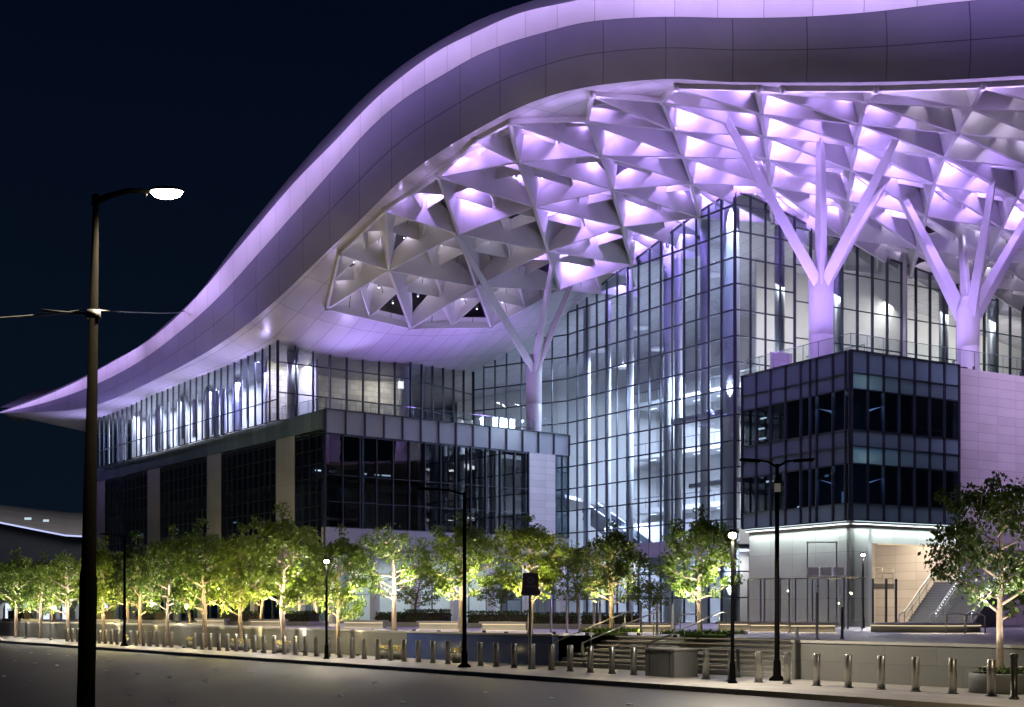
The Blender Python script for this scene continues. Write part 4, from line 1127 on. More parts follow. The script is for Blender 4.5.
# terrace furniture seen on the east terrace (tables with chairs: the simple silhouettes the photograph shows)
ORD = ['zeroth','first','second','third','fourth','fifth','sixth','seventh','eighth','ninth','tenth','eleventh','twelfth']
def cafe(x, y, rz, k_):
    root = thing('cafe_table', 'small dark cafe table behind the terrace railing, %s from the left' % ORD[k_+1], 'table', (x, y, 18.45), 'cafe tables on the terrace')
    m_ = MB(); m_.lathe((x, y, 18.45), [(.25, 0), (.25, .03), (.04, .05), (.04, .72)], 10); m_.build('pedestal', 'steel_dark', root)
    m_ = MB(); m_.lathe((x, y, 19.17), [(.4, 0), (.4, .03)], 16); m_.build('tabletop', 'steel_dark', root)
    for s_ in (-1, 1):
        cx_, cy_ = x+s_*.75*math.cos(rz), y+s_*.75*math.sin(rz)
        ch = thing('terrace_chair', 'dark slim terrace chair on the %s side of the %s cafe table from the left' % ('left' if s_ < 0 else 'right', ORD[k_+1]), 'chair', (cx_, cy_, 18.45), 'chairs on the terrace')
        m_ = MB(); m_.abox(cx_-.22, cx_+.22, cy_-.22, cy_+.22, 18.87, 18.91); m_.build('seat', 'steel_dark', ch)
        m_ = MB(); bx_ = cx_+s_*.21*math.cos(rz); m_.abox(bx_-.02, bx_+.02, cy_-.2, cy_+.2, 18.9, 19.35); m_.build('backrest', 'steel_dark', ch)
        for a in (-.19, .19):
            for b in (-.19, .19): m_ = MB(); m_.tube([(cx_+a, cy_+b, 18.45), (cx_+a, cy_+b, 18.88)], .015, 5); m_.build('leg', 'steel_dark', ch)
for k_, t_ in enumerate((3.5, 6.3, 9.2, 12.4, 15.6, 18.4, 21.2)):
    p = K+dr*(t_+7)+dl*(2.2+.5*(k_ % 3)); cafe(p.x, p.y, .3*k_, k_)

# ================================================================== lights of the hall
def alight(name, loc, aim, col, e_, sx_, sy_): return lamp('AREA', name, loc, col, e_*3.2, 1, aim=aim, sx=sx_, sy=sy_, parent=HALL)
WH = (.86, .90, 1.)
# hall west: uplight/downlight mix
alight('hall_lamp', (13.5,121,26), (13.5,121,5), (.80,.86,1.), 3000, 9, 6)
alight('hall_lamp', (9,123,14), (11,119.5,4), (.78,.83,1.), 950, 6, 4)
alight('hall_lamp', (17.5,110,22), (15,112,6), (.80,.87,1.), 1700, 5, 5)
for (x, y) in ((8.9,118.2),(12.3,113.0),(15.5,108.3),(17.6,104.2)):
    lamp('SPOT', 'column_lamp', (x+1.6, y+1.2, 2.0), (.86,.88,1.), 2600, .15, (x, y, 20), 60, .8, parent=HALL)
    lamp('SPOT', 'column_lamp', (x+1.8, y+1.4, 30.), (.86,.88,1.), 2400, .15, (x, y, 12), 60, .8, parent=HALL)
# unseen spots added to light the corner column from foot and head
lamp('SPOT', 'column_lamp', (17.3, 101.75, 18.9), (.88,.90,1.), 3000, .12, (17.72, 102.3, 34), 50, .8, parent=HALL)
lamp('SPOT', 'column_lamp', (17.3, 101.75, 3.0), (.88,.90,1.), 2500, .12, (17.72, 102.3, 16), 50, .8, parent=HALL)
lamp('SPOT', 'column_lamp', (17.5, 101.85, 34.6), (.88,.90,1.), 2000, .12, (17.72, 102.3, 22), 50, .8, parent=HALL)
alight('hall_lamp', (10.2,120.2,9.8), (13.2,118.8,5.5), (.80,.82,1.), 420, 8, .6)  # area lamp added to brighten the low white wall
# hall east floors
for z in (17.9, 12.3, 7.0): alight('floor_lamp', (20.6,105.2,z), (20.6,105.2,0), (1.,.95,.9), 90, 6, 1.5)
for t_ in (9, 18, 27, 36): p = Vector((17.7,101))+dE*t_+nE*1.2; alight('hall_lamp', (p.x, p.y, 29.0), (p.x-2.5, p.y+4.3, 23), (1.,.95,.88), 170, 9, 1); alight('hall_lamp', (p.x, p.y, 23.0), (p.x-2.5, p.y+4.3, 26), (1.,.95,.88), 90, 9, 1)
# upper floor
for t_ in (8, 15, 22, 29, 36, 42): p = on(UF0, d1, t_)-nS*2.2; alight('upper_lamp', (p.x, p.y, 23.9), (*(p-nS*.6), 18), (.74,.80,1.) if t_ > 10 else (.36,.36,1.), 300 if t_ > 10 else 330, 5, .7)
for t_ in (2.5, 7.5, 12): p = on(UF0, d2, t_)-nF*3.; alight('upper_lamp', (p.x, p.y, 24.3), (*(p-nF*1.2), 19), (1.,.93,.82), 105, 4, .8)
p = on(UF0, d2, 2.1)-nF*.6; lamp('SPOT', 'column_lamp', (p.x, p.y, 24.4), (.9,.93,1.), 420, .1, (p.x+.1, p.y+.5, 18), 50, .7, parent=HALL)
p = on(UF0, d1, 3.)-nS*1.5; alight('upper_lamp', (p.x, p.y, 24.2), (*p, 18), (.36,.36,1.), 120, 4, .6)
# podium inside: thin cool light line and a violet pool
for t_, e_ in ((4.5, 60), (9.5, 26)):
    p = on(P0, dF, t_)-nF*3.2; alight('podium_lamp', (p.x, p.y, 12.7), (*(p-nF*1), 9), (.80,.80,1.), e_, 3, .3)
m_ = MB()
for t0, t1 in ((2.2, 5.2), (6.0, 8.6), (8.9, 9.8)): a, b = on(P0, dF, t0)-nF*5.6, on(P0, dF, t1)-nF*5.6; m_.bar((*a, 14.35), (*b, 14.35), .06, .12)
m_.build('light_line', 'ceiling_strip', HALL)
# teal glints drawn as glowing boxes inside the side facade, no lamps
m_ = MB(); rr = random.Random(9)
for k_ in range(46):
    t_ = rr.uniform(9, 50); z = rr.choice([8.6, 9.75, 10.9])+rr.uniform(-.05, .05); p = on(P0, d1, t_)-nS*3.2; m_.box((p.x, p.y, z), (*(d1*rr.uniform(.15, .5)), 0), (*(nS*.02), 0), (0, 0, .05))
emitmat('teal_glint', (.30, .62, .66), 1.3); m_.build('teal_glints', 'teal_glint', HALL)
# ground floor under the west podium
for k_ in range(6):
    p = on(P0, dF, 2.5+k_*4.2)-nF*4.2; alight('lobby_lamp', (p.x, p.y, 7.0), (*p, 1), (.80,.92,.95), 75, 3, 2)
iwall(on(P0, dF, 0)-nF*7.5, on(PE, dF, 0)-nF*7.5, PZ, 7.2, 'interior_wall')
for k_ in range(5):
    p = on(P0, d1, 24+k_*7)-nS*3.4; alight('lobby_lamp', (p.x, p.y, 5.1), (*p, 1), (.8,.95,.95), 60, 3, .5)
m_ = MB(); a, b = on(P0, d1, 26)-nS*3.0, on(P0, d1, 46)-nS*3.0; m_.bar((*a, 5.0), (*b, 5.0), .1, .25); m_.build('ceiling_lights', 'window_cool', HALL)
# soffit wash above the upper floor and terrace washers
for (x, y, e_) in ((-23.5,107.,260),(-13,110.5,420)): 
    lamp('SPOT', 'soffit_washer', (x, y, 19.2), (.50, .38, 1.), e_*5, .2, (x-1.5, y-3, 27), 80, .9, parent=HALL)
for k_ in range(5):
    p = on(UF0, d1, 6+k_*9)+nS*.7; lamp('SPOT', 'soffit_washer', (p.x, p.y, 19.0), (.55,.46,1.), 1900, .15, (*(p+nS*1.6), 25), 110, .9, parent=HALL)
for cpt in (c1, c2, c3):
    lamp('SPOT', 'column_washer', (cpt.x-3.5, cpt.y-5.0, TER+.3), (.52,.36,1.), 950, .2, (cpt.x, cpt.y, 28), 60, .9, parent=HALL)
    lamp('SPOT', 'column_washer', (cpt.x+4.0, cpt.y-3.0, TER+.3), (.52,.36,1.), 220, .2, (cpt.x, cpt.y, 28), 60, .9, parent=HALL)
# unseen violet area lamps added above the terraces as fill for the canopy
for (x, y, z, e_) in ((24.5,84.5,19.0,2400),(30,92,19.0,1700),(40,98,19.0,1500),(18.5,87,19.0,1900),(-2.5,114.6,19.2,1300),(-9,110.2,19.2,800)):
    o = lamp('AREA', 'canopy_fill', (x, y, z), (.46,.30,1.), e_*.28, 1, sx=1.2, sy=1.2, aim=(x-2.5, y-.5, 34), parent=HALL); o.data.spread = math.radians(120)
o = lamp('AREA', 'wall_fill', (36,72,27.5), (.72,.52,1.), 800, 1, sx=8, sy=1, aim=(38.5,89,15.5), parent=ROOF); o.data.spread = math.radians(70)  # unseen area lamp added to brighten the east cladding wall
# unseen area lamps floating off the eave, added to brighten the fascia
for k_ in range(8, 232, 14):
    i = min(k_, len(EA)-8); tng = (EA[i+5]-EA[i-5]).normalized(); outw = Vector((tng.y, -tng.x, 0)).normalized()
    p = EA[i]+outw*5.0+Vector((0, 0, .9)); L = (EA[min(i+7, len(EA)-1)]-EA[i-7]).length
    o = lamp('AREA', 'fascia_fill', p, (.62,.45,1.), 19*L*(1.0 if xs[i] < 650 else 1.9), 1, sx=L, sy=.3, parent=ROOF)
    o.data.spread = math.radians(85)
    z = (p-(EA[i]*.55+EB[i]*.45)).normalized(); x = (tng-z*tng.dot(z)).normalized(); y = z.cross(x)
    o.rotation_euler = Matrix((x, y, z)).transposed().to_euler()
# ================================================================== street lamps
def big_lamp():
    base = W(84, 611, 15.); base = Vector((base.x, base.y, -.0)); topx = W(96, 200, 15.)
    root = thing('street_lamp', 'tall black street lamp with glowing head in the left foreground', 'street lamp', base)
    zs = [0, .35, 2.6, 2.68, topx.z]
    m_ = MB(); pts = [base+Vector(((topx.x-base.x)*z/topx.z, 0, z)) for z in zs]
    m_.tube(pts, [.115, .105, .10, .086, .034], 20); m_.build('pole', 'pole_paint', root)
    m_ = MB(); m_.lathe(base, [(.22, 0), (.22, .05), (.16, .3), (.14, .34)], 16); m_.build('base_cover', 'pole_paint', root)
    elb = topx+Vector((0, 0, -.02)); a1 = W(128, 190.5, 15.1); a2 = W(150, 191.5, 15.2)
    m_ = MB(); m_.tube([elb+Vector((-.02, 0, -.05)), elb, W(110, 195.5, 15.05), a1, a2], [.040, .040, .034, .03, .028], 10); m_.lathe(topx+Vector((0, 0, -.02)), [(.05, 0), (.05, .07), (.02, .09)], 12)
    m_.build('arm', 'pole_paint', root)
    h0 = W(151, 192.5, 15.2); c = W(166.5, 191.5, 15.2)
    # cobra head housing: flattened ellipsoid
    m_ = MB(); V = []; Fc = []
    for i in range(9):
        f = -1+2*i/8; r_ = math.sqrt(max(0, 1-f*f))
        for k_ in range(12):
            a = 2*math.pi*k_/12; V.append(c+Vector((f*.22, math.cos(a)*.11*r_, max(-.0, math.sin(a))*.06*r_)))
    for i in range(8):
        for k_ in range(12): Fc.append((i*12+k_, i*12+(k_+1) % 12, i*12+12+(k_+1) % 12, i*12+12+k_))
    m_.mesh(V, Fc, 0, True); hd = m_.build('lamp_head', 'steel_dark', root)
    m_ = MB(); V = []
    for i in range(9):
        f = -1+2*i/8; r_ = math.sqrt(max(0, 1-f*f))
        for k_ in range(12):
            a = math.pi+math.pi*k_/11; V.append(c+Vector((f*.2, math.cos(a)*.1*r_, math.sin(a)*.085*r_-.003)))
    m_.mesh(V, [(i*12+k_, i*12+k_+1, i*12+13+k_, i*12+12+k_) for i in range(8) for k_ in range(11)], 0, True); m_.build('lens', 'lamp_warm', hd)
    lamp('SPOT', 'street_lamp_light', c+Vector((0, 0, -.14)), (1., .77, .46), 4200, .12, c+Vector((0, 0, -3)), 150, .5, parent=root)
    m_ = MB(); q = W(146, 194.5, 15.2); m_.lathe(q, [(.012, -.03), (.02, 0), (.012, .03)], 8); m_.build('photocell', 'steel_dark', root)
    m_ = MB(); br = W(90, 314, 15); m_.lathe((br.x+.04, br.y, br.z-.06), [(.085, 0), (.085, .1)], 12); m_.tube([br+Vector((-.02, 0, 0)), W(60, 312, 15), W(40, 310, 15.)], .016, 6)
    m_.build('bracket', 'steel_dark', root)
    return root
BL = big_lamp()
o = dup(BL, (13.6, 17.5, 0), 0, 'tall black street lamp added out of frame at right to light the pavement')  # unseen copy, added to light the right pavement and bollards
for ch in o.children:
    if ch.type == 'LIGHT': ch.data = ch.data.copy(); ch.data.energy = 12000
    if ch.name.startswith('bracket'): bpy.data.objects.remove(ch)
w1 = MB(); pts = []
for i in range(25):
    f = i/24; pts.append(W(-420, 296, 15).lerp(W(92, 309.5, 15), f)+Vector((0, 0, -.22*4*f*(1-f))))
w1.tube(pts, .011, 6); 
pts = []
for i in range(17):
    f = i/16; pts.append(W(96, 310, 15).lerp(W(184, 311, 117), f)+Vector((0, 0, -.10*4*f*(1-f))))
w1.tube(pts, [.008+.03*i/16 for i in range(17)], 6)
o = w1.build('overhead_cable', 'mullion_grey', loc=W(92, 309.5, 15)); o['label'] = 'thin overhead cable fixed to the tall foreground lamp post'; o['category'] = 'cable'

def post_top(px, ybase, ytop, Y, lab, e_, col=(1., .9, .72), z=0., mat='lamp_warm', glow=.06):
    p = Vector(((px-CX)/F*Y, Y, z)); h = H+(CY-ytop)/F*Y-z
    root = thing('pedestrian_lamp', lab, 'lamp post', p)
    m_ = MB(); m_.lathe(p, [(.14, 0), (.14, .04), (.10, .08), (.09, .6), (.062, .64), (.048, h-.25), (.048, h-.05)], 14); m_.build('pole', 'pole_paint', root)
    m_ = MB(); m_.lathe(p+Vector((0, 0, h-.05)), [(.06, 0), (.14, .05), (.145, .09)], 16); m_.lathe(p+Vector((0, 0, h+.20)), [(.21, 0), (.19, .03), (.03, .09)], 16)
    for a in range(3): m_.tube([p+Vector((.13*math.cos(a*2.09), .13*math.sin(a*2.09), h+.03)), p+Vector((.15*math.cos(a*2.09), .15*math.sin(a*2.09), h+.21))], .01, 5)
    hd = m_.build('lantern', 'pole_paint', root)
    m_ = MB(); m_.lathe(p+Vector((0, 0, h+.03)), [(.09, 0), (.115, .06), (.115, .12), (.06, .165)], 14); m_.build('globe', mat, hd)
    lamp('SPOT', 'lamp_light', p+Vector((0, -.19, h+.05)), col, e_, .06, p+Vector((0, -.19, 0)), 162, .35, parent=root)
    lamp('POINT', 'lamp_glow', p+Vector((0, -.26, h+.08)), col, e_*glow*.5 if glow < .1 else e_*glow, .08, parent=root)
    return root
pA = PXS(327, -1.2); post_top(326.5, 0, 564, pA.y, 'lit small black lamp post beside the tallest pavement tree', 1100)
pB = PXS(732, -1.0); post_top(732.5, 0, 539, pB.y, 'lit short black lamp post in front of the bright green tree', 2300)
post_top(863, 0, 557, 75.5, 'lit lamp post standing in front of the corner of the dark office block', 800, (1., .97, .92), PZ, 'lamp_white', .28)
def tall_dark(px, n, ytop, lab, arms, Y=None, z=0., armlen=1.0):
    p = PXS(px, n, z) if Y is None else Vector(((px-CX)/F*Y, Y, z)); h = H+(CY-ytop)/F*p.y-z
    root = thing('unlit_lamp_post', lab, 'lamp post', p)
    m_ = MB(); m_.lathe(p, [(.26, 0), (.25, .06), (.13, .16), (.115, .6), (.085, .66), (.06, h)], 16); m_.build('pole', 'pole_paint', root)
    for s_ in arms:
        m_ = MB(); q = p+Vector((0, 0, h-.1)); tip = q+Vector((s_*armlen, 0, .22))
        m_.tube([q, q+Vector((s_*armlen*.5, 0, .17)), tip], [.04, .035, .03], 8); a_ = m_.build('arm', 'pole_paint', root)
        m_ = MB(); m_.box(tip+Vector((s_*.3, 0, 0)), (.32, 0, .02*s_), (0, .13, 0), (0, 0, .045)); m_.build('lamp_head', 'pole_paint', a_, bevel=.03)
    return root
tall_dark(464.5, -1.2, 492, 'tall unlit black lamp post with one short arm over the blue wall', (-1,), armlen=1.2)
u = tall_dark(777, 1.2, 464, 'tall unlit black lamp post with two arms before the dark office block', (-1, 1), armlen=.55)
m_ = MB(); m_.box(u.location+Vector((-.01, -.13, H+(CY-488)/F*u.location.y)), (.085, 0, 0), (0, .05, 0), (0, 0, .13)); m_.build('camera_box', 'interior_white', u)
tall_dark(124.5, -1.0, 536, 'thin unlit black lamp post at left among the trees', (-1,), armlen=.9)
# banner post
p = PXS(530, -.2); root = thing('banner_post', 'grey post carrying a dark purple banner sign by the yellow-green tree', 'banner', p)
m_ = MB(); m_.lathe(p, [(.1, 0), (.1, .05), (.06, .08), (.05, H+(CY-572)/F*p.y)], 12); m_.build('pole', 'mullion_grey', root)
zt, zb_ = H+(CY-573)/F*p.y, H+(CY-590.5)/F*p.y
m_ = MB(); m_.box(p+Vector((.02, -.09, (zt+zb_)/2)), (.30, 0, 0), (0, .025, 0), (0, 0, (zt-zb_)/2)); m_.box(p+Vector((.02, -.09, zb_-.1)), (.36, 0, 0), (0, .022, 0), (0, 0, .1)); bn = m_.build('banner', 'banner_cloth', root, bevel=.01)
m_ = MB(); c_ = p+Vector((.02, -.118, zt-.27)); R = .12
for k_ in range(20):
    a0, a1 = 2*math.pi*k_/20, 2*math.pi*(k_+1)/20
    m_.face([c_+Vector((R*math.cos(a0), 0, R*math.sin(a0))), c_+Vector((R*math.cos(a1), 0, R*math.sin(a1))), c_+Vector((R*.72*math.cos(a1), 0, R*.72*math.sin(a1))), c_+Vector((R*.72*math.cos(a0), 0, R*.72*math.sin(a0)))])
for k_, wd in enumerate((.045, .02, .05, .03, .04)):
    x = -.15+k_*.07; m_.face([c_+Vector((x, 0, -.27)), c_+Vector((x+wd, 0, -.27)), c_+Vector((x+wd, 0, -.21)), c_+Vector((x, 0, -.21))])
m_.build('banner_emblem', 'banner_print', bn)

# ================================================================== plaza furniture
def bench(px, Y, L, ang, lab, led='led_warm', h=.45, w=.5, mat='concrete'):
    p = Vector(((px-CX)/F*Y, Y, PZ)); root = thing('lit_bench', lab, 'bench', p, 'light-edged stone benches on the plaza')
    d = Vector((math.cos(ang), math.sin(ang), 0)); n = Vector((-d.y, d.x, 0))
    m_ = MB(); m_.box(p+Vector((0, 0, h-.06)), d*L/2, n*w/2, (0, 0, .06)); m_.build('seat', mat, root, bevel=.015)
    m_ = MB(); m_.box(p+Vector((0, 0, (h-.12)/2)), d*(L/2-.12), n*(w/2-.12), (0, 0, (h-.12)/2-.002)); m_.build('plinth', mat, root)
    m_ = MB(); m_.box(p-n*(w/2-.10)+Vector((0, 0, h-.15)), d*(L/2-.15), n*.012, (0, 0, .022)); m_.build('light_strip', led, root)
    o = lamp('AREA', 'bench_lamp', p-n*(w/2+.02)+Vector((0, 0, h-.16)), (1., .80, .52), 7*L, 1, sx=L, sy=.08, parent=root, aim=p-n*(w/2+.3)+Vector((0, 0, 0)))
aS = math.atan2(-.798, .603)*0+math.atan2(.603, .798)*0
for (px, Y, L, ang, lab) in ((783,62,3.4,-.1,'stone bench with warm light strip in front of the glass screen, left of two'),(812,60,2.4,.05,'stone bench with warm light strip behind the right wall, nearest the wall'),
                             (745,66,3.0,-.3,'stone bench with warm light strip near the bright green tree'),(505,66,3.0,-.6,'stone bench with warm light strip behind the blue wall'),(440,70,3.2,-.7,'stone bench with warm light strip behind the sparse bare tree'),
                             (365,76,3.6,-.7,'stone bench with warm light strip behind the lit small lamp'),(268,84,4.0,-.8,'stone bench with warm light strip behind the tallest pavement tree'),(212,92,4.0,-.8,'stone bench with warm light strip among the back row of young trees'),(650,60,2.6,-.3,'stone bench with warm light strip at the top of the broad steps')):
    bench(px, Y, L, ang, lab)
# round plinth by the stairs
p = Vector(((925-CX)/F*61, 61, PZ)); root = thing('round_plinth', 'wide low round stone plinth on the plaza before the dark stairs', 'plinth', p)
m_ = MB(); m_.lathe(p, [(2.5, 0), (2.5, .38), (2.45, .42), (2.0, .44)], 48); m_.build('drum', 'concrete', root)
m_ = MB(); m_.lathe(p, [(2.54, .30), (2.54, .335)], 48); m_.build('light_ring', 'led_warm', root)
lamp('AREA', 'plinth_lamp', p+Vector((0, -2.9, .3)), (1., .84, .6), 30, 1, sx=4, sy=.1, aim=p+Vector((0, -3.4, -.2)), parent=root)
# glass screen with steel posts in front of the base wall
gs0 = Vector(((748-CX)/F*72, 72.)); gs1 = Vector(((866-CX)/F*69, 69.)); 
root = thing('glass_screen', 'tall glass screen with steel posts before the pale base wall of the office block', 'screen', (gs0.x, gs0.y, PZ))
m_ = MB(); m_.face([(*gs0, PZ+.1), (*gs1, PZ+.1), (*gs1, PZ+2.75), (*gs0, PZ+2.75)]); m_.build('pane', 'dark_glass' if False else 'rail_glass', root)
m_ = MB()
for k_ in range(12): q = gs0.lerp(gs1, (k_+.35*math.sin(k_*2.3))/11.4); m_.box((q.x, q.y, PZ+1.4), (.035, 0, 0), (0, .05, 0), (0, 0, 1.4))
m_.bar((*gs0, PZ+2.8), (*gs1, PZ+2.8), .07, .08); m_.build('frame', 'brushed_steel', root)
# ventilation stand on the screen's far side: white box frame
p = Vector(((822-CX)/F*74, 74., PZ)); root = thing('equipment_rack', 'white equipment rack on tall legs behind the glass screen', 'rack', p)
for s_ in (-1, 1): m_ = MB(); m_.box(p+Vector((s_*.85, 0, 2.5)), (.03, 0, 0), (0, .03, 0), (0, 0, 2.5)); m_.build('leg', 'brushed_steel', root)
m_ = MB(); m_.bar(p+Vector((-.9, 0, 5.0)), p+Vector((.9, 0, 5.0)), .06, .06); m_.bar(p+Vector((-.9, 0, 3.0)), p+Vector((2.3, 0, 3.0)), .06, .06); m_.build('crossbar', 'interior_white', root)
for k_ in range(3): m_ = MB(); m_.box(p+Vector((-.55+k_*.75, -.05, 3.3)), (.3, 0, 0), (0, .18, 0), (0, 0, .24)); m_.build('cabinet', 'interior_white', root, bevel=.03)
# handrail posts at the broad steps and plaza posts
def post(px, Y, ybot_z, h, lab, r_=.055, grp='steel posts at the broad steps', mat='brushed_steel'):
    p = Vector(((px-CX)/F*Y, Y, ybot_z)); root = thing('steel_post', lab, 'post', p, grp)
    m_ = MB(); m_.lathe(p, [(r_*1.7, 0), (r_*1.7, .03), (r_, .04), (r_, h)], 12); m_.build('shaft', mat, root)
    m_ = MB(); m_.lathe(p+Vector((0, 0, h)), [(r_*1.15, 0), (r_*1.15, .03), (r_*.5, .05)], 12); m_.build('cap', 'mullion_grey', root)
for i, (px, yb) in enumerate([(551,60),(567,58),(579,57),(594,56.5),(600,55.5),(641,54),(657,53),(672,50)]):
    post(px, yb, PZ, 1.75 if i < 5 else 1.25, 'slim steel post in the group at the top of the broad steps')
for i, (px, Y, h) in enumerate([(797,43,1.62),(817,44,1.6),(842,46,1.1)]):
    post(px, Y, 0 if px < 800 else PZ, h, 'slim steel post at the left end of the right granite wall' if i < 2 else 'slim short post behind the right granite wall', .05, 'steel posts at the right wall', 'mullion_grey')
# warm glowing strips under the nosings, added to brighten the steps
sl = MB()
for i in range(1, N):
    n0 = W0+i*ST_D/N; sl.bar(SP(T_S0+.4, n0-.012, PZ*(i+1)/N-.05), SP(T_S1-.4, n0-.012, PZ*(i+1)/N-.05), .02, .018)
sl.build('step_glow', 'glow_step', steps)
# step handrails
for k_, (px, n) in enumerate(((575, 0), (603, 0), (668, 0))):
    t_ = t_at(px, W0+1); a = SP(t_, W0-.1, .0); b = SP(t_, W0+ST_D+.2, PZ)
    root = thing('step_handrail', 'tubular steel handrail running up the broad steps, %s' % ('left of the three', 'middle of the three', 'right of the three')[k_], 'handrail', a, None)
    m_ = MB(); u_ = Vector((0, 0, .95)); m_.tube([a+Vector((0, 0, .5)), a+u_*.95, a+u_, b+u_, b+u_+Vector((*(d2*.3), 0)), b+Vector((*(d2*.32), .5))], .028, 8); m_.build('rail', 'brushed_steel', root)
    for f in (.02, .5, .98): m_ = MB(); q = a.lerp(b, f); m_.tube([q, q+u_], .024, 8); m_.build('upright', 'brushed_steel', root)
# hoop rails / bike hoops on the plaza
for k_, (px, Y) in enumerate(((690,58),(956,57),(975,56))):
    p = Vector(((px-CX)/F*Y, Y, PZ)); m_ = MB(); pts = [p+Vector((-.45, 0, 0)), p+Vector((-.45, 0, .75))]+[p+Vector((-.45*math.cos(a), 0, .75+.12*math.sin(a))) for a in np.linspace(.3, 2.84, 7)]+[p+Vector((.45, 0, .75)), p+Vector((.45, 0, 0))]
    m_.tube(pts, .03, 8); o = m_.build('bike_hoop', 'brushed_steel', loc=p); o['label'] = ('steel bike hoop at the top of the broad steps', 'steel bike hoop just right of the round stone plinth', 'steel bike hoop nearest the large right-hand tree')[k_]; o['category'] = 'bike hoop'
# hedges and planting beds
def leafbed(name, c, ax, ay, h, n, size, mat, rs):
    m_ = MB()
    for _ in range(n):
        u_, v_ = rs.uniform(-1, 1), rs.uniform(-1, 1); q = c+ax*u_+ay*v_+Vector((0, 0, h*rs.random()**.6))
        d = rs.normal(0, 1, 3); d /= np.linalg.norm(d); e_ = np.cross(d, rs.normal(0, 1, 3)); e_ /= np.linalg.norm(e_)+1e-6; s1 = size*rs.uniform(.6, 1.3)
        m_.face([q-Vector(d)*s1, q-Vector(e_)*s1*.5, q+Vector(d)*s1, q+Vector(e_)*s1*.5])
    return m_
rs = np.random.default_rng(3)
for k_, (px, Y, L, h, ang, lab) in enumerate([(428,82,3.4,1.1,-.65,'dark clipped hedge on the plaza behind the sparse bare tree'),(392,84,2.4,.9,-.65,'low dark hedge in front of the lit lobby columns'),(500,76,4.2,1.0,-.5,'long dark hedge on the plaza behind the yellow-green tree'),
                                        (556,72,2.6,.9,-.4,'dark hedge at the head of the broad steps'),(610,70,3.2,.9,-.3,'dark hedge behind the olive tree with lit limbs'),(100,112,4.5,1.2,-.9,'hedge at the far left end of the plaza'),(150,104,4.,1.1,-.9,'hedge behind the dark green tree at left'),
                                        (240,92,4.0,1.,-.8,'hedge among the young trees at left centre'),(300,88,3.6,1.,-.8,'hedge behind the tallest pavement tree'),(20,122,5,1.3,-.9,'leftmost hedge before the lit arcade')]):
    p = Vector(((px-CX)/F*Y, Y, PZ)); d = Vector((math.cos(ang), math.sin(ang), 0)); n = Vector((-d.y, d.x, 0))
    root = thing('clipped_hedge', lab, 'hedge', p, 'hedges on the plaza')
    m_ = leafbed('foliage', p, d*L/2, n*.5, h, 900, .11, None, rs); m_.build('foliage', 'hedge_leaf', root)
    m_ = MB(); m_.box(p+Vector((0, 0, h*.4)), d*(L/2-.1), n*.4, (0, 0, h*.4-.003)); m_.build('stems', 'soil', root)
    m_ = MB(); m_.box(p+Vector((0, 0, .14)), d*(L/2+.35), n*.85, (0, 0, .138)); m_.build('kerb_edging', 'concrete', root, bevel=.02)
# round planter at the foot of the right-hand tree
p = TREE_R-Vector((0, 0, .6)); root = thing('tree_planter', 'low round stone planter at the foot of the large right-hand tree', 'planter', p)
m_ = MB(); m_.lathe(p, [(.80, 0), (.80, .5), (.78, .53), (.70, .53), (.70, .46), (.01, .46)], 32); m_.build('tub', 'concrete_dark', root)
m_ = leafbed('g', p+Vector((0, 0, .45)), Vector((.48, 0, 0)), Vector((0, .48, 0)), .22, 420, .05, None, rs); m_.build('planting', 'grass_leaf', root)
# grass beds
for (px, Y, z, rx, ry, nm) in ((703,48.5,PZ,1.7,.9,''),(611,52.6,PZ,1.3,.7,'')):
    p = Vector(((px-CX)/F*Y, Y, z)); m_ = MB()
    for _ in range(900):
        a, r_ = rs.uniform(0, 6.28), rs.random()**.5; q = p+Vector((rx*r_*math.cos(a), ry*r_*math.sin(a), .12)); hh = rs.uniform(.08, .24); l = Vector((rs.normal(0, .06), rs.normal(0, .06), hh)); s_ = Vector((rs.normal(0, .02), .01, 0))
        m_.face([q-s_, q+s_, q+l])
    m_.lathe(p, [(min(rx, ry)*1.0, 0), (min(rx, ry)*1.0, .11), (.01, .14)], 24)
    m_.build('grass', 'grass_leaf', kind='stuff')
# small lit flower planters between the left bollards
for k_, (px, n) in enumerate([(127,1.0),(191,1.0),(236,1.0),(241+4,1.2),(278,1.0),(285,1.2),(384,1.0),(398,1.0),(458,1.0)]):
    p = PXS(px, n); root = thing('flower_tub', 'stone tub of lit flowers behind bollards below %s' % ('the thin unlit lamp post', 'the second pale pier', 'the lime green tree, left of two', 'the lime green tree, right of two', 'the tallest pavement tree, left of two', 'the tallest pavement tree, right of two', 'the sparse bare tree, left of two', 'the sparse bare tree, right of two', 'the dark lamp post at the blue wall')[k_], 'planter', p, 'flower tubs behind the bollards')
    m_ = MB(); m_.lathe(p, [(.26, 0), (.32, .38), (.30, .40), (.01, .37)], 16); m_.build('tub', 'concrete_dark', root)
    m_ = leafbed('f', p+Vector((0, 0, .36)), Vector((.27, 0, 0)), Vector((0, .27, 0)), .28, 140, .05, None, rs); m_.build('flowers', 'bulb_flower', root)
    lamp('POINT', 'tub_lamp', p+Vector((.0, -.42, .55)), (1., .85, .45), 3, .04, parent=root)

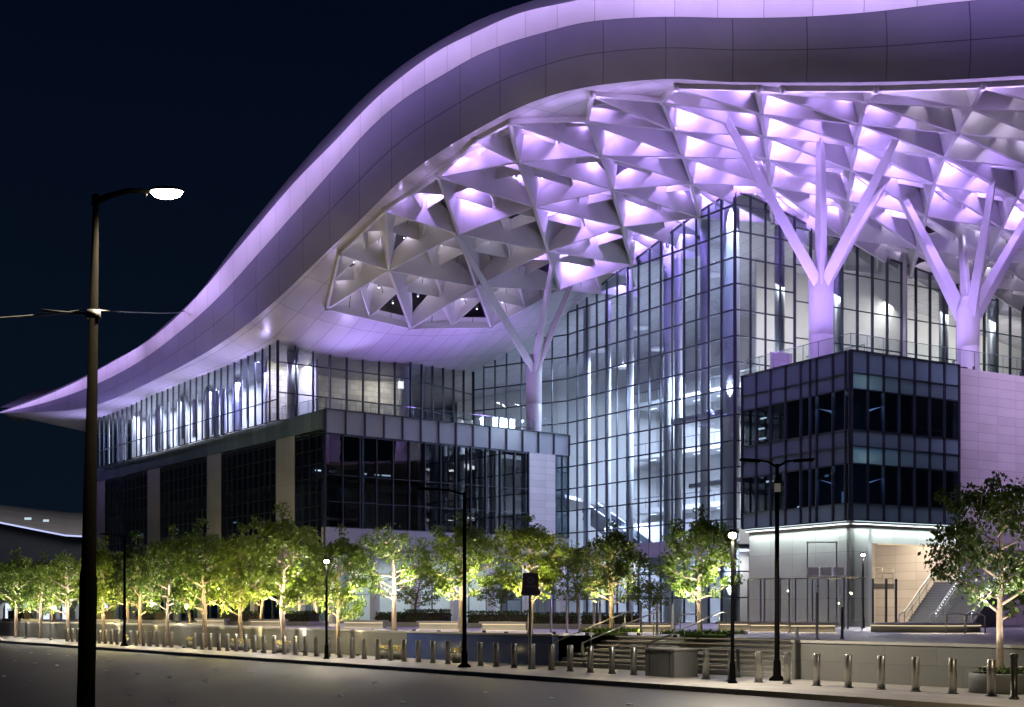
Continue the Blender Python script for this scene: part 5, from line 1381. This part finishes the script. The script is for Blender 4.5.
# ================================================================== far left: arcade and arena
p = W(45, 611, 150); a0 = W(-60, 611, 158); a1 = W(112, 611, 150)
root = thing('arcade', 'low arcade with white lit arches behind the far left trees', 'arcade', (a0.x, a0.y, .0))
dd = (Vector((a1.x, a1.y))-Vector((a0.x, a0.y))); L = dd.length; dd.normalize(); nA = 9; wd = L/nA; nn = Vector((dd.y, -dd.x))
fw = MB()
for k_ in range(nA):
    x0 = Vector((a0.x, a0.y))+dd*wd*k_
    def P(u_, z): q = x0+dd*u_; return (q.x, q.y, z)
    r_ = wd*.34; cz = 2.3; cxx = wd/2
    prof = [(cxx-r_, 0)]+[(cxx-r_*math.cos(a), cz+r_*math.sin(a)) for a in np.linspace(0, math.pi, 13)]+[(cxx+r_, 0)]
    for (u0, z0), (u1, z1) in zip(prof[1:-1], prof[2:-1]): fw.face([P(u0, z0), P(u1, z1), P(u1, 5.2), P(u0, 5.2)])
    fw.face([P(0, 0), P(cxx-r_, 0), P(cxx-r_, 5.2), P(0, 5.2)]); fw.face([P(cxx+r_, 0), P(wd, 0), P(wd, 5.2), P(cxx+r_, 5.2)])
    # reveals
    for (u0, z0), (u1, z1) in zip(prof[:-1], prof[1:]):
        a, b = Vector(P(u0, z0)), Vector(P(u1, z1)); off = Vector((*(-nn*.8), 0)); fw.face([a, b, b+off, a+off])
    m_ = MB(); q0, q1 = Vector(P(cxx-r_, .3)), Vector(P(cxx+r_, .3)); off = Vector((*(-nn*1.2), 0)); m_.face([q0+off, q1+off, q1+off+Vector((0, 0, cz+r_)), q0+off+Vector((0, 0, cz+r_))]); m_.build('lit_window', 'window_arcade', root)
fw.build('arched_wall', 'interior_wall', root)
m_ = MB(); off = -nn*3; m_.box((*((Vector((a0.x, a0.y))+Vector((a1.x, a1.y)))/2+off), 5.4), (*(dd*L/2), 0), (*(nn*4), 0), (0, 0, .2)); m_.build('roof', 'concrete_dark', root)

Y = 235.
c = W(-10, 540, Y); root = thing('arena', 'distant low arena with a pale curved roof and glowing edge at far left', 'arena', (c.x, c.y, 0))
edge_px = [(-90, 512), (-40, 516), (0, 522), (20, 526), (45, 531), (66, 535), (85, 536)]
top_px = [(-90, 500), (-40, 503), (0, 505), (20, 507), (45, 510), (66, 512), (85, 513)]
lo = [W(a, b, Y) for a, b in edge_px]; hi = [W(a, b, Y+26) for a, b in top_px]; bot = [W(a, b+5, Y+5) for a, b in edge_px]
m_ = MB(); nseg = 5
for i in range(len(lo)-1):
    for k_ in range(nseg):
        def Q(ii, f): v = lo[ii].lerp(hi[ii], f); v.z += 1.2*math.sin(math.pi*f); return v
        m_.face([Q(i, k_/nseg), Q(i+1, k_/nseg), Q(i+1, (k_+1)/nseg), Q(i, (k_+1)/nseg)], None, 0, True)
rf = m_.build('roof', 'far_roof', root)
m_ = MB()
for i in range(len(lo)-1): m_.bar(lo[i]+Vector((0, -.3, -.1)), lo[i+1]+Vector((0, -.3, -.1)), .25, .3)
m_.build('light_edge', 'led_blue', rf)
m_ = MB()
for i in range(len(lo)-1): m_.face([bot[i]-Vector((0, 0, 30)), bot[i+1]-Vector((0, 0, 30)), bot[i+1]+Vector((0, 0, 1)), bot[i]+Vector((0, 0, 1))]); m_.face([bot[i]+Vector((0, 0, 1)), bot[i+1]+Vector((0, 0, 1)), lo[i+1], lo[i]])
m_.build('wall', 'interior_dark', root)
for (px, py, r_) in ((30, 519, .6), (48, 521, .5)):
    q = W(px, py, Y-.5); m_ = MB(); m_.box(q+Vector((0, -1, 0)), (r_, 0, 0), (0, .1, 0), (0, 0, .2)); m_.build('window', 'window_cool', root)
lamp('AREA', 'arena_lamp', W(20, 470, Y-30), (.9, .86, .9), 9000, 1, aim=W(20, 520, Y+8), sx=40, sy=6, parent=root)

# ================================================================== distant street lighting (other lamps of the same street, behind the camera's side)
for (t_, n_) in ((6, -13.5), (34, -13.5), (62, -13.5), (92, -13.5)):
    pass
